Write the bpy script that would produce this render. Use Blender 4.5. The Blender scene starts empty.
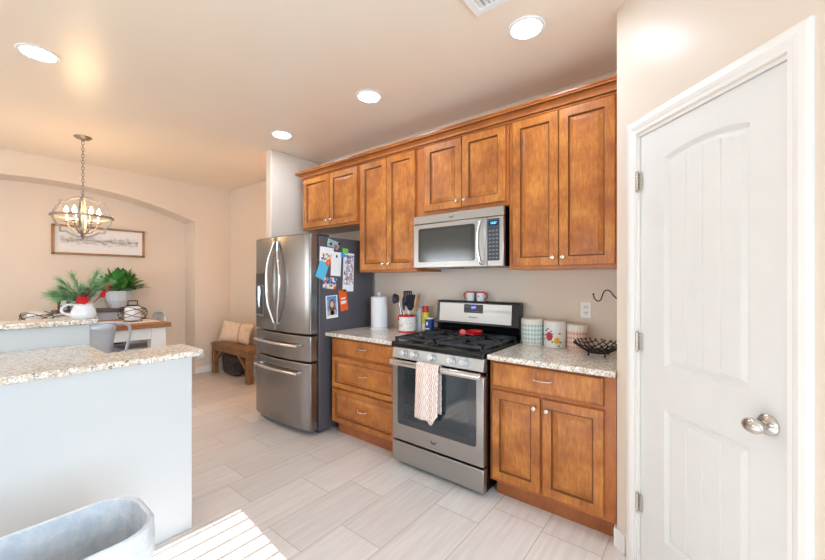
import bpy, bmesh, math, random
from mathutils import Vector, Matrix
C = bpy.context.scene
COL = C.collection
PI = math.pi
random.seed(7)

# ------------------------------------------------------------------ camera, world, sun, daylight, exposure
H = 1.39
cam = bpy.data.cameras.new('camera'); camo = bpy.data.objects.new('camera', cam); COL.objects.link(camo)
cam.sensor_width = 36; cam.lens = 367.6 / 825 * 36; cam.clip_start = 0.02
camo.location = (0, 0, H); camo.rotation_euler = (PI / 2, 0, math.radians(90 - 51.75))
C.camera = camo
C.view_settings.view_transform = 'Standard'; C.view_settings.look = 'None'
C.view_settings.exposure = 0.0; C.view_settings.gamma = 1; C.view_settings.use_curve_mapping = False
try:
    C.cycles.max_bounces = 10; C.cycles.diffuse_bounces = 6; C.cycles.sample_clamp_indirect = 6
    C.cycles.caustics_reflective = False; C.cycles.caustics_refractive = False
    C.cycles.use_denoising = True
except Exception: pass

W = bpy.data.worlds.new('sky'); C.world = W; W.use_nodes = True
nt = W.node_tree; bg = nt.nodes['Background']
sk = nt.nodes.new('ShaderNodeTexSky'); sk.sky_type = 'NISHITA'; sk.sun_disc = False
sk.sun_elevation = math.radians(26); sk.sun_rotation = math.radians(95)
nt.links.new(sk.outputs[0], bg.inputs[0]); bg.inputs[1].default_value = 0.2

def light(name, kind, loc, energy, color=(1, 1, 1), rot=None, direction=None, **kw):
    l = bpy.data.lights.new(name, kind); l.energy = energy; l.color = color
    for k, v in kw.items(): setattr(l, k, v)
    o = bpy.data.objects.new(name, l); COL.objects.link(o); o.location = loc
    if direction: o.rotation_euler = Vector(direction).to_track_quat('-Z', 'Y').to_euler()
    return o
SUN_EL = math.radians(26)
light('sun', 'SUN', (6, -1, 4), 17, (1.0, 0.98, 0.95), direction=(-1, 0.1, -math.tan(SUN_EL)), angle=0.0015)
light('patio_door_daylight', 'AREA', (-1.2, -2.86, 1.15), 38, (0.9, 0.94, 1.0), direction=(0, 1, 0.15),
      shape='RECTANGLE', size=3.2, size_y=2.0)
light('kitchen_window_daylight', 'AREA', (2.28, -0.05, 1.57), 112, (0.50, 0.76, 1.0), direction=(-1, 0.1, -0.05),
      shape='RECTANGLE', size=1.4, size_y=1.3)
light('dining_window_daylight', 'AREA', (-4.9, -2.86, 1.4), 44, (0.88, 0.94, 1.0), direction=(0.05, 1, 0),
      shape='RECTANGLE', size=1.3, size_y=1.3)

# ------------------------------------------------------------------ material helpers
def lin(r, g, b):
    f = lambda c: (c / 255) / 12.92 if c / 255 <= .04045 else ((c / 255 + .055) / 1.055) ** 2.4
    return (f(r), f(g), f(b), 1)
class NT:
    def __init__(s, name):
        s.m = bpy.data.materials.new(name); s.m.use_nodes = True; s.t = s.m.node_tree
        s.b = s.t.nodes['Principled BSDF']
    def n(s, typ, **kw):
        x = s.t.nodes.new(typ)
        for k, v in kw.items(): setattr(x, k, v)
        return x
    def l(s, a, b): s.t.links.new(a, b)
    def coord(s, scale=(1, 1, 1), kind='Object', loc=(0, 0, 0)):
        tc = s.n('ShaderNodeTexCoord'); mp = s.n('ShaderNodeMapping')
        mp.inputs['Scale'].default_value = scale; mp.inputs['Location'].default_value = loc
        s.l(tc.outputs[kind], mp.inputs[0]); return mp.outputs[0]
    def noise(s, vec, scale, detail=4, rough=.55):
        x = s.n('ShaderNodeTexNoise'); x.inputs['Scale'].default_value = scale
        x.inputs['Detail'].default_value = detail; x.inputs['Roughness'].default_value = rough
        s.l(vec, x.inputs['Vector']); return x.outputs['Fac']
    def ramp(s, fac, stops, interp='LINEAR'):
        r = s.n('ShaderNodeValToRGB'); r.color_ramp.interpolation = interp
        e = r.color_ramp.elements
        while len(e) < len(stops): e.new(.5)
        for i, (p, c) in enumerate(stops): e[i].position = p; e[i].color = c
        s.l(fac, r.inputs[0]); return r.outputs[0]
    def mix(s, fac, a, b, mode='MIX'):
        x = s.n('ShaderNodeMix', data_type='RGBA', blend_type=mode)
        for i, v in ((0, fac), (6, a), (7, b)):
            if hasattr(v, 'is_linked') or hasattr(v, 'links'): s.l(v, x.inputs[i])
            else: x.inputs[i].default_value = v
        return x.outputs[2]
    def math(s, op, a, b=None):
        x = s.n('ShaderNodeMath', operation=op)
        for i, v in ((0, a), (1, b)):
            if v is None: continue
            if hasattr(v, 'links'): s.l(v, x.inputs[i])
            else: x.inputs[i].default_value = v
        return x.outputs[0]
    def sep(s, vec):
        x = s.n('ShaderNodeSeparateXYZ'); s.l(vec, x.inputs[0]); return x.outputs
    def bump(s, h, strength=.1, dist=.01):
        x = s.n('ShaderNodeBump'); x.inputs['Strength'].default_value = strength; x.inputs['Distance'].default_value = dist
        s.l(h, x.inputs['Height']); s.l(x.outputs[0], s.b.inputs['Normal'])
    def col(s, c):
        if hasattr(c, 'links'): s.l(c, s.b.inputs['Base Color'])
        else: s.b.inputs['Base Color'].default_value = c
    def rough(s, v):
        if hasattr(v, 'links'): s.l(v, s.b.inputs['Roughness'])
        else: s.b.inputs['Roughness'].default_value = v
def plain(name, rgb, rough=.5, metal=0, spec=.5, var=.06, scale=8, trans=0, coat=0):
    m = NT(name); c = lin(*rgb); v = m.coord(); f = m.noise(v, scale, 3)
    d = tuple(max(0, x * (1 - var * 2)) for x in c[:3]) + (1,); u = tuple(min(1, x * (1 + var)) for x in c[:3]) + (1,)
    m.col(m.ramp(f, [(.3, d), (.7, u)])); m.rough(rough)
    m.b.inputs['Metallic'].default_value = metal; m.b.inputs['Specular IOR Level'].default_value = spec
    m.b.inputs['Transmission Weight'].default_value = trans; m.b.inputs['Coat Weight'].default_value = coat
    return m.m
def emit(name, rgb, strength):
    m = NT(name); m.col(lin(*rgb)); m.b.inputs['Emission Color'].default_value = lin(*rgb)
    m.b.inputs['Emission Strength'].default_value = strength; m.rough(.4); return m.m
def paint(name, rgb, rough=.38, bump=.04, spec=.4):
    m = NT(name); v = m.coord(); f = m.noise(v, 1.3, 3); c = lin(*rgb)
    m.col(m.ramp(f, [(.3, tuple(x * .97 for x in c[:3]) + (1,)), (.7, c)])); m.rough(rough)
    m.b.inputs['Specular IOR Level'].default_value = spec
    m.bump(m.noise(v, 90, 3), bump, .004); return m.m
def wood(name, dark, midc, light_, stretch=(9, 9, 1.6), rough=.32, coat=.25):
    m = NT(name); oi = m.n('ShaderNodeObjectInfo'); tc = m.n('ShaderNodeTexCoord'); add = m.n('ShaderNodeVectorMath', operation='ADD')
    sc = m.n('ShaderNodeVectorMath', operation='SCALE'); cmb = m.n('ShaderNodeCombineXYZ')
    for i in range(3): m.l(oi.outputs['Random'], cmb.inputs[i])
    m.l(cmb.outputs[0], sc.inputs[0]); sc.inputs['Scale'].default_value = 37
    m.l(tc.outputs['Object'], add.inputs[0]); m.l(sc.outputs[0], add.inputs[1])
    mp = m.n('ShaderNodeMapping'); mp.inputs['Scale'].default_value = stretch; m.l(add.outputs[0], mp.inputs[0])
    big = m.noise(add.outputs[0], 5.5, 4, .6); fine = m.noise(mp.outputs[0], 9, 5, .6)
    mixf = m.math('ADD', m.math('MULTIPLY', big, .62), m.math('MULTIPLY', fine, .38))
    m.col(m.ramp(mixf, [(.33, lin(*dark)), (.5, lin(*midc)), (.67, lin(*light_))])); m.rough(rough)
    m.b.inputs['Coat Weight'].default_value = coat; m.b.inputs['Coat Roughness'].default_value = .2
    m.bump(fine, .03, .003); return m.m

M = {}
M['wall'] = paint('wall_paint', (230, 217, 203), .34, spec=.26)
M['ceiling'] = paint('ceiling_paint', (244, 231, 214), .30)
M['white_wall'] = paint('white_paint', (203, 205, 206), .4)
M['trim'] = plain('white_trim', (240, 239, 237), .35, var=.01)
M['door'] = plain('white_door', (229, 230, 229), .38, var=.01)
M['wood'] = wood('glazed_maple', (136, 74, 26), (178, 104, 39), (209, 140, 62))
M['frame_wood'] = wood('maple_frame', (154, 84, 32), (176, 100, 40), (192, 118, 54))
M['glaze'] = plain('glaze_line', (122, 74, 36), .4, var=.15)
M['toe'] = wood('maple_toe_kick', (140, 78, 40), (160, 92, 48), (174, 106, 56))
M['rustic'] = wood('rustic_pine', (112, 72, 40), (150, 102, 62), (178, 130, 86), (14, 1.2, 14), .6, 0)
M['dark_wood'] = wood('dark_plank', (74, 58, 52), (96, 78, 70), (116, 98, 88), (14, 1.2, 14), .5, 0)
M['bench'] = wood('bench_pine', (108, 72, 42), (144, 102, 64), (170, 130, 90), (1.5, 12, 12), .5, .1)
M['oak'] = wood('oak_frame', (140, 98, 62), (164, 120, 80), (184, 140, 98), (6, 2, 6), .5, 0)

def steel(name, rgb, rough=.24, axis='z'):
    m = NT(name); st = {'z': (120, 120, 1.5), 'x': (1.5, 120, 120)}[axis]
    v = m.coord(st); f = m.noise(v, 3, 4, .7); c = lin(*rgb)
    m.col(m.ramp(f, [(.25, tuple(x * .9 for x in c[:3]) + (1,)), (.75, c)]))
    m.b.inputs['Metallic'].default_value = 1
    m.rough(m.math('ADD', m.math('MULTIPLY', f, .12), rough - .06))
    m.b.inputs['Anisotropic'].default_value = .5
    m.bump(f, .006, .001); return m.m
M['steel'] = steel('brushed_steel', (148, 145, 143), .25)
M['steel_h'] = steel('brushed_steel_horizontal', (180, 178, 175), .34, 'x')
M['chrome'] = plain('satin_nickel', (214, 210, 204), .22, 1, var=.02)
M['handle_steel'] = plain('polished_steel', (226, 226, 226), .16, 1, var=.02)
M['black'] = plain('black_enamel', (14, 14, 15), .22, var=.1)
M['iron'] = plain('black_iron', (20, 20, 22), .5, var=.15)
M['knob_steel'] = plain('knob_steel', (205, 205, 205), .3, .6, var=.03)
M['grate'] = plain('cast_iron_grate', (44, 47, 52), .42, var=.15)
M['fridge_side'] = plain('dark_grey_side', (92, 90, 96), .42, .2, var=.03)
M['dark_plastic'] = plain('charcoal_plastic', (58, 60, 66), .4, var=.06)
M['grey_plastic'] = plain('grey_plastic', (120, 130, 142), .4, var=.05)
M['glass_dark'] = plain('dark_oven_glass', (40, 50, 56), .06, 0, .9, var=.05)
M['micro_glass'] = plain('microwave_glass', (62, 66, 64), .12, 0, .7, var=.05)
M['glass_edge'] = plain('printed_glass_border', (52, 56, 62), .1, 0, .8, var=.05)
M['white'] = plain('white_ceramic', (238, 238, 240), .25, var=.01)
M['white_matte'] = plain('white_matte', (236, 236, 236), .7, var=.02)
M['paper'] = plain('white_paper', (240, 241, 244), .8, var=.02, scale=60)
M['red'] = plain('red_enamel', (206, 30, 40), .3, var=.05)
M['pink'] = plain('coral_red', (226, 92, 96), .35, var=.08, scale=60)
M['blue_label'] = plain('navy_label', (22, 50, 120), .4, var=.06)
M['yellow'] = plain('yellow_label', (226, 214, 30), .4, var=.06)
M['grey_metal'] = plain('blue_grey_metal', (198, 206, 216), .38, .4, var=.04)
M['console'] = plain('grey_blue_paint', (176, 186, 198), .5, var=.04)
M['table_white'] = plain('white_table_paint', (238, 238, 238), .45, var=.02)
M['runner'] = plain('linen_runner', (236, 228, 222), .9, var=.04, scale=90)
M['pot'] = plain('pale_blue_pot', (212, 218, 230), .5, var=.03)
M['jar_blue'] = plain('pale_blue_ceramic', (196, 212, 230), .3, var=.05)
M['soil'] = plain('soil', (50, 38, 28), .9, var=.3, scale=80)
M['leaf'] = plain('leaf_green', (70, 140, 56), .38, var=.35, scale=14)
M['pine'] = plain('pine_green', (138, 186, 130), .6, var=.3, scale=20)
M['cone'] = plain('pinecone_brown', (96, 60, 52), .7, var=.3, scale=60)
M['twig'] = plain('copper_twig', (176, 92, 62), .6, var=.3, scale=40)
M['navy'] = plain('navy_fabric', (38, 56, 104), .8, var=.1)
M['basket'] = plain('brown_wicker', (136, 104, 84), .8, var=.3, scale=80)
M['charcoal_cloth'] = plain('charcoal_cloth', (74, 66, 66), .9, var=.35, scale=14)
M['silicone'] = plain('dark_silicone', (38, 44, 56), .5, var=.08)
M['wood_spoon'] = plain('pale_wood', (206, 170, 128), .6, var=.06, scale=30)
M['cream'] = plain('cream_lid', (226, 212, 190), .45, var=.03)
M['grey_can'] = plain('grey_white_tin', (196, 194, 196), .4, var=.02)
M['orange'] = plain('orange_card', (238, 96, 22), .6, var=.04)
M['blue_note'] = plain('sky_blue_paper', (92, 190, 228), .7, var=.03)
M['green_note'] = plain('lime_paper', (112, 204, 92), .7, var=.04)
M['teal'] = plain('teal_enamel', (150, 186, 190), .4, var=.15, scale=60)
M['skin'] = plain('photo_skin', (224, 172, 146), .6, var=.04)
M['hair'] = plain('photo_hair', (120, 76, 50), .6, var=.15, scale=90)
M['photo_blue'] = plain('photo_blue_backdrop', (110, 160, 214), .5, var=.25, scale=30)
M['outlet'] = plain('white_plastic', (246, 246, 246), .35, var=.01)
M['slot'] = plain('dark_slot', (40, 38, 36), .6)
M['bulb'] = emit('warm_bulb', (255, 214, 160), 24)
M['lens'] = emit('led_lens', (226, 241, 255), 98)
M['digit'] = emit('blue_digits', (110, 130, 255), 3)
M['digit_cyan'] = emit('cyan_digits', (90, 190, 255), 3)
M['screen'] = plain('navy_screen', (16, 20, 96), .2)
M['nickel'] = plain('brushed_nickel_frame', (150, 142, 134), .42, .6, var=.05)
M['candle'] = plain('ivory_sleeve', (244, 232, 214), .5, var=.01)
M['blind'] = plain('white_blind', (240, 240, 238), .5, var=.01)

def granite():
    m = NT('granite'); v = m.coord()
    vo = m.n('ShaderNodeTexVoronoi'); vo.inputs['Scale'].default_value = 110; m.l(v, vo.inputs['Vector'])
    bw = m.n('ShaderNodeSeparateColor'); m.l(vo.outputs['Color'], bw.inputs[0])
    base = m.ramp(bw.outputs[0], [(0, lin(218, 206, 190)), (.3, lin(234, 228, 218)), (.62, lin(246, 244, 240)), (.86, lin(196, 180, 162))], 'CONSTANT')
    big = m.noise(v, 9, 5, .6)
    tint = m.ramp(big, [(.35, lin(230, 220, 208)), (.55, lin(250, 248, 246))])
    c1 = m.mix(.55, base, tint, 'MULTIPLY')
    sp = m.noise(v, 80, 6, .7)
    msk = m.ramp(sp, [(.57, (0, 0, 0, 1)), (.62, (1, 1, 1, 1))])
    c2 = m.mix(msk, c1, lin(84, 72, 64))
    sp2 = m.noise(m.coord(loc=(4, 9, 2)), 42, 6, .75)
    msk2 = m.ramp(sp2, [(.60, (0, 0, 0, 1)), (.65, (1, 1, 1, 1))])
    m.col(m.mix(msk2, c2, lin(186, 158, 130))); m.rough(.13); m.b.inputs['Specular IOR Level'].default_value = .6
    return m.m
M['granite'] = granite()

def tile():
    m = NT('porcelain_tile'); a = m.n('ShaderNodeAttribute', attribute_name='tone')
    tc = m.n('ShaderNodeTexCoord'); cmb = m.n('ShaderNodeCombineXYZ'); add = m.n('ShaderNodeVectorMath', operation='ADD')
    m.l(a.outputs['Fac'], cmb.inputs[2]); m.l(tc.outputs['Object'], add.inputs[0]); m.l(cmb.outputs[0], add.inputs[1])
    mp = m.n('ShaderNodeMapping'); mp.inputs['Scale'].default_value = (30, 1.6, 40); m.l(add.outputs[0], mp.inputs[0])
    f = m.noise(mp.outputs[0], 1.4, 5, .6)
    c = m.ramp(f, [(.3, lin(222, 212, 206)), (.5, lin(231, 222, 216)), (.72, lin(239, 231, 226))])
    t = m.ramp(a.outputs['Fac'], [(0, lin(238, 236, 234)), (1, lin(255, 255, 255))])
    m.col(m.mix(1, c, t, 'MULTIPLY')); m.rough(.32); m.b.inputs['Specular IOR Level'].default_value = .45
    m.bump(f, .05, .002); return m.m
M['tile'] = tile(); M['grout'] = plain('grout', (198, 184, 168), .9, var=.05, scale=60)

def pattern(name, kind):
    m = NT(name); v = m.coord(); x, y, z = m.sep(v)[:]
    if kind == 'towel':
        stair = m.math('PINGPONG', m.math('SNAP', z, .012), .036)
        stair2 = m.math('PINGPONG', m.math('SNAP', x, .02), .05)
        p = m.math('FRACT', m.math('MULTIPLY', m.math('ADD', m.math('ADD', x, stair), m.math('MULTIPLY', stair2, .6)), 62))
        c = m.ramp(p, [(0, lin(240, 232, 228)), (.62, lin(214, 168, 140))], 'CONSTANT')
        m.rough(.95)
    else:
        ang = m.math('ARCTAN2', y, x)
        if kind == 'gingham':
            a = m.math('FRACT', m.math('MULTIPLY', ang, 3.6)); b = m.math('FRACT', m.math('MULTIPLY', z, 32))
            da = m.math('ABSOLUTE', m.math('SUBTRACT', a, .5)); db = m.math('ABSOLUTE', m.math('SUBTRACT', b, .5))
            s = m.math('MULTIPLY', m.math('LESS_THAN', da, .22), .5); s = m.math('ADD', s, m.math('MULTIPLY', m.math('LESS_THAN', db, .22), .5))
            pc = m.ramp(s, [(0, lin(236, 238, 234)), (.4, lin(206, 226, 222)), (.9, lin(156, 190, 188))], 'CONSTANT'); zr = (.015, .158)
        else:
            a = m.math('FRACT', m.math('MULTIPLY', ang, 3.4)); b = m.math('FRACT', m.math('MULTIPLY', z, 32))
            da = m.math('ABSOLUTE', m.math('SUBTRACT', a, .5)); db = m.math('ABSOLUTE', m.math('SUBTRACT', b, .5))
            d = m.math('ADD', da, db)
            pc = m.ramp(d, [(0, lin(240, 236, 228)), (.13, lin(186, 62, 54)), (.28, lin(236, 206, 194)), (.5, lin(226, 160, 146)), (.62, lin(240, 230, 220))], 'CONSTANT'); zr = (.0, .128)
        inz = m.math('MULTIPLY', m.math('GREATER_THAN', z, zr[0]), m.math('LESS_THAN', z, zr[1]))
        c = m.mix(inz, lin(238, 234, 224), pc); m.rough(.3)
    m.col(c); return m.m
M['towel'] = pattern('maze_towel', 'towel'); M['gingham'] = pattern('gingham_ceramic', 'gingham'); M['geo'] = pattern('geometric_ceramic', 'geo')
def speckled():
    m = NT('speckled_ceramic'); v = m.coord(); vo = m.n('ShaderNodeTexVoronoi'); vo.inputs['Scale'].default_value = 55; m.l(v, vo.inputs['Vector'])
    m.col(m.ramp(vo.outputs['Distance'], [(0, lin(70, 84, 110)), (.2, lin(238, 234, 230))], 'CONSTANT')); m.rough(.3); return m.m
M['speckle'] = speckled()
def bagmat(name, rgb, rgb2, trans):
    m = NT(name); v = m.coord(); f = m.noise(v, 26, 5, .7)
    m.col(m.ramp(f, [(.4, lin(*rgb)), (.66, lin(*rgb2))])); m.rough(.3)
    m.bump(f, .35, .02); m.b.inputs['Transmission Weight'].default_value = trans; return m.m
M['bag'] = bagmat('thin_plastic_bag', (226, 234, 244), (252, 253, 255), .3)
M['bin'] = bagmat('frosted_blue_plastic', (202, 220, 242), (214, 228, 246), .25)
def sketch():
    m = NT('landscape_print'); v = m.coord(); x, y, z = m.sep(v)[:]
    f = m.noise(m.coord((1, 5, 14)), 3.2, 6, .7)
    band = m.math('SUBTRACT', 1.0, m.math('MULTIPLY', m.math('ABSOLUTE', z), 11))
    s = m.math('SUBTRACT', m.math('ADD', f, m.math('MULTIPLY', band, .34)), .34)
    m.col(m.ramp(s, [(.3, lin(236, 238, 242)), (.55, lin(150, 152, 156)), (.72, lin(92, 92, 96))])); m.rough(.3); return m.m
M['sketch'] = sketch()
def blotch(name, cols, scale):
    m = NT(name); v = m.coord(); vo = m.n('ShaderNodeTexVoronoi'); vo.inputs['Scale'].default_value = scale; m.l(v, vo.inputs['Vector'])
    sp = m.n('ShaderNodeSeparateColor'); m.l(vo.outputs['Color'], sp.inputs[0])
    m.col(m.ramp(sp.outputs[0], [(i / len(cols), lin(*c)) for i, c in enumerate(cols)], 'CONSTANT')); m.rough(.5); return m.m
M['snap'] = blotch('colour_snapshots', [(232, 232, 238), (176, 186, 214), (220, 196, 186), (110, 120, 160), (240, 240, 240), (206, 160, 150)], 40)
M['craft'] = blotch('craft_card', [(226, 90, 60), (60, 100, 180), (236, 200, 190), (90, 170, 160), (240, 230, 226)], 45)
M['family'] = blotch('group_snapshot', [(224, 176, 120), (236, 214, 190), (70, 80, 130), (240, 236, 230)], 60)
def pillowmat():
    m = NT('cream_pillow'); v = m.coord(); x, y, z = m.sep(v)[:]
    st = m.math('LESS_THAN', m.math('ABSOLUTE', m.math('SUBTRACT', x, .085)), .016)
    f = m.noise(v, 40, 4, .7); c = m.ramp(f, [(.35, lin(226, 202, 180)), (.65, lin(244, 228, 210))])
    m.col(m.mix(st, c, lin(214, 176, 140))); m.rough(.95); return m.m
M['pillow'] = pillowmat()

# ------------------------------------------------------------------ mesh helpers
class MB:
    def __init__(s): s.v = []; s.f = []; s.mi = []; s.sm = []
    def add(s, vs, fs, mi=0, sm=False):
        n = len(s.v); s.v += [Vector(p) for p in vs]
        for f in fs: s.f.append([i + n for i in f]); s.mi.append(mi); s.sm.append(sm)
        return s
    def box(s, x0, x1, y0, y1, z0, z1, mi=0):
        return s.add([(x0, y0, z0), (x1, y0, z0), (x1, y1, z0), (x0, y1, z0), (x0, y0, z1), (x1, y0, z1), (x1, y1, z1), (x0, y1, z1)],
                     [(0, 3, 2, 1), (4, 5, 6, 7), (0, 1, 5, 4), (1, 2, 6, 5), (2, 3, 7, 6), (3, 0, 4, 7)], mi)
    def prism(s, poly, axis, a, b, mi=0, sm=False):
        mk = {'x': lambda p, t: (t, p[0], p[1]), 'y': lambda p, t: (p[0], t, p[1]), 'z': lambda p, t: (p[0], p[1], t)}[axis]
        n = len(poly); vs = [mk(p, a) for p in poly] + [mk(p, b) for p in poly]
        s.add(vs, [tuple(range(n)), tuple(range(2 * n - 1, n - 1, -1))], mi)
        k = len(s.v) - 2 * n
        for i in range(n): s.f.append([k + i, k + (i + 1) % n, k + n + (i + 1) % n, k + n + i]); s.mi.append(mi); s.sm.append(sm)
        return s
    def tube(s, pts, r, n=8, closed=False, mi=0, flat=None):
        pts = [Vector(p) for p in pts]; N = len(pts); rs = r if isinstance(r, (list, tuple)) else [r] * N
        tg = []
        for i in range(N):
            a = pts[(i - 1) % N] if (closed or i) else pts[0]; b = pts[(i + 1) % N] if (closed or i < N - 1) else pts[-1]
            t = b - a; tg.append(t.normalized() if t.length > 1e-9 else Vector((0, 0, 1)))
        ref = Vector((0, 0, 1)) if abs(tg[0].z) < .9 else Vector((1, 0, 0))
        u = tg[0].cross(ref).normalized(); rings = []
        for i in range(N):
            u = (u - tg[i] * u.dot(tg[i])).normalized(); w = tg[i].cross(u)
            off = PI / 4 if n == 4 else 0
            fx, fy = flat or (1, 1)
            rings.append([pts[i] + (u * math.cos(2 * PI * k / n + off) * fx + w * math.sin(2 * PI * k / n + off) * fy) * rs[i] for k in range(n)])
        vs = [p for rg in rings for p in rg]; fs = []
        for i in range(N if closed else N - 1):
            j = (i + 1) % N
            for k in range(n): fs.append((i * n + k, i * n + (k + 1) % n, j * n + (k + 1) % n, j * n + k))
        if not closed: fs += [tuple(range(n - 1, -1, -1)), tuple((N - 1) * n + k for k in range(n))]
        return s.add(vs, fs, mi, n > 4)
    def lathe(s, prof, n=24, c=(0, 0, 0), mi=0, sm=True, axis='z', fac=None):
        vs = []; fs = []
        mk = {'z': lambda x, y, h: (c[0] + x, c[1] + y, c[2] + h), 'y': lambda x, y, h: (c[0] + x, c[1] - h, c[2] + y), 'x': lambda x, y, h: (c[0] + h, c[1] + x, c[2] + y)}[axis]
        for r, h in prof:
            for k in range(n):
                a = 2 * PI * k / n; q = r * (fac(k, h) if fac else 1); vs.append(mk(q * math.cos(a), q * math.sin(a), h))
        for i in range(len(prof) - 1):
            for k in range(n): fs.append((i * n + k, i * n + (k + 1) % n, (i + 1) * n + (k + 1) % n, (i + 1) * n + k))
        if prof[0][0] > 1e-6: fs.append(tuple(range(n - 1, -1, -1)))
        if prof[-1][0] > 1e-6: fs.append(tuple((len(prof) - 1) * n + k for k in range(n)))
        return s.add(vs, fs, mi, sm)
    def ball(s, c, r, n=12, mi=0, sc=(1, 1, 1)):
        m = n // 2; prof = [(math.sin(PI * i / m), -math.cos(PI * i / m)) for i in range(m + 1)]
        vs = [(c[0] + r * sc[0] * q * math.cos(2 * PI * k / n), c[1] + r * sc[1] * q * math.sin(2 * PI * k / n), c[2] + r * sc[2] * h) for q, h in prof for k in range(n)]
        fs = [(i * n + k, i * n + (k + 1) % n, (i + 1) * n + (k + 1) % n, (i + 1) * n + k) for i in range(m) for k in range(n)]
        return s.add(vs, fs, mi, True)
    def grid(s, fn, nu, nv, mi=0, sm=True):
        vs = [fn(i / nu, j / nv) for i in range(nu + 1) for j in range(nv + 1)]
        fs = [(i * (nv + 1) + j, (i + 1) * (nv + 1) + j, (i + 1) * (nv + 1) + j + 1, i * (nv + 1) + j + 1) for i in range(nu) for j in range(nv)]
        return s.add(vs, fs, mi, sm)
    def xf(s, m, start=0):
        for i in range(start, len(s.v)): s.v[i] = m @ s.v[i]
        return s
    def build(s, name, mats, parent=None, loc=(0, 0, 0), rz=0, bev=0, seg=2, solid=0, sub=0, keep=False):
        me = bpy.data.meshes.new(name); me.from_pydata([tuple(p) for p in s.v], [], s.f)
        if not isinstance(mats, (list, tuple)): mats = [mats]
        for m in mats: me.materials.append(m)
        for p, mi, sm in zip(me.polygons, s.mi, s.sm): p.material_index = mi; p.use_smooth = sm or bev > 0
        if not keep:
            bm = bmesh.new(); bm.from_mesh(me); bmesh.ops.remove_doubles(bm, verts=bm.verts, dist=1e-6)
            bmesh.ops.recalc_face_normals(bm, faces=bm.faces); bm.to_mesh(me); bm.free()
        if bev or any(s.sm): me.set_sharp_from_angle(angle=math.radians(38))
        o = bpy.data.objects.new(name, me); COL.objects.link(o); o.location = loc; o.rotation_euler = (0, 0, rz)
        if parent: o.parent = parent
        if bev:
            b = o.modifiers.new('bevel', 'BEVEL'); b.width = bev; b.segments = seg; b.limit_method = 'ANGLE'; b.angle_limit = math.radians(40); b.harden_normals = False
        if solid:
            q = o.modifiers.new('solidify', 'SOLIDIFY'); q.thickness = solid; q.offset = 0
        if sub:
            q = o.modifiers.new('subsurf', 'SUBSURF'); q.levels = sub; q.render_levels = sub
        return o
def tag(o, label, cat, group=None):
    o['label'] = label; o['category'] = cat
    if group: o['group'] = group
    return o
def thing(name, label, cat, loc=(0, 0, 0), rz=0, group=None):
    o = bpy.data.objects.new(name, None); COL.objects.link(o); o.location = loc; o.rotation_euler = (0, 0, rz); o.empty_display_size = .1
    return tag(o, label, cat, group)
def struct(o): o['kind'] = 'structure'; return o
def dup(root, loc, rz=0, label=None):
    r = root.copy(); COL.objects.link(r); r.location = loc; r.rotation_euler = (0, 0, rz)
    if label: r['label'] = label
    for ch in list(root.children):
        c = ch.copy(); COL.objects.link(c); c.parent = r
        for g in list(ch.children):
            d = g.copy(); COL.objects.link(d); d.parent = c
    return r
def B(*a): return MB().box(*a)
def arc(c, r, a0, a1, n, plane='xz', k=0):
    out = []
    for i in range(n + 1):
        a = math.radians(a0 + (a1 - a0) * i / n); p, q = c[0] + r * math.cos(a), c[1] + r * math.sin(a)
        out.append({'xz': (p, k, q), 'xy': (p, q, k), 'yz': (k, p, q)}[plane])
    return out
def rrect(x0, x1, y0, y1, r, n=6):
    out = []
    for cx, cy, a in ((x1 - r, y1 - r, 0), (x0 + r, y1 - r, 90), (x0 + r, y0 + r, 180), (x1 - r, y0 + r, 270)):
        for i in range(n + 1):
            t = math.radians(a + 90 * i / n); out.append((cx + r * math.cos(t), cy + r * math.sin(t)))
    return out
def smoothpath(pts, n=6):
    P = [Vector(p) for p in pts]; out = []
    for i in range(len(P) - 1):
        p0 = P[max(i - 1, 0)]; p1 = P[i]; p2 = P[i + 1]; p3 = P[min(i + 2, len(P) - 1)]
        for k in range(n):
            t = k / n; out.append(.5 * ((2 * p1) + (p2 - p0) * t + (2 * p0 - 5 * p1 + 4 * p2 - p3) * t * t + (3 * p1 - p0 - 3 * p2 + p3) * t ** 3))
    out.append(P[-1]); return out

# ================================================================== ROOM SHELL
ZC = 2.80; YB = 2.80; XL = -5.90; XE = 2.40; YS = -3.0
XW = -6.25
# floor: porcelain planks laid lengthwise along Y, grout bed underneath
mb = MB(); tones = []
offs = {0: 1.733, -1: 1.55, -2: 1.18, -3: 1.302, -4: 1.67, -5: 1.467, 1: 1.391}
g = .0022; pitch = .3045
for i in range(-15, 15):
    x0 = -1.915 + i * pitch; x1 = x0 + pitch
    x0, x1 = max(x0, XW - .1), min(x1, XE + .1)
    if x1 - x0 < .01: continue
    y = offs.get(i, random.random() * .6); y -= math.ceil((y - YS + .1) / .61) * .61
    while y < YB + .1:
        a, b = max(y, YS - .1), min(y + .61, YB + .1)
        if b - a > .01:
            mb.add([(x0 + g, a + g, 0), (x1 - g, a + g, 0), (x1 - g, b - g, 0), (x0 + g, b - g, 0)], [(0, 1, 2, 3)], 0); tones.append(random.random())
        y += .61
nt_ = len(mb.f)
mb.box(XW - .1, XE + .1, YS - .1, YB + .1, -.1, -.0012, 1)
fl = mb.build('floor', [M['tile'], M['grout']], keep=True); struct(fl)
at = fl.data.attributes.new('tone', 'FLOAT', 'FACE')
for i, p in enumerate(fl.data.polygons): at.data[i].value = tones[i] if i < len(tones) else .5
struct(B(XW - .1, XE + .1, YS - .1, YB + .1, ZC, ZC + .1).build('ceiling', M['ceiling']))
struct(B(XL - .4, XE + .1, YB, YB + .1, 0, ZC).build('wall_back', M['wall']))
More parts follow.
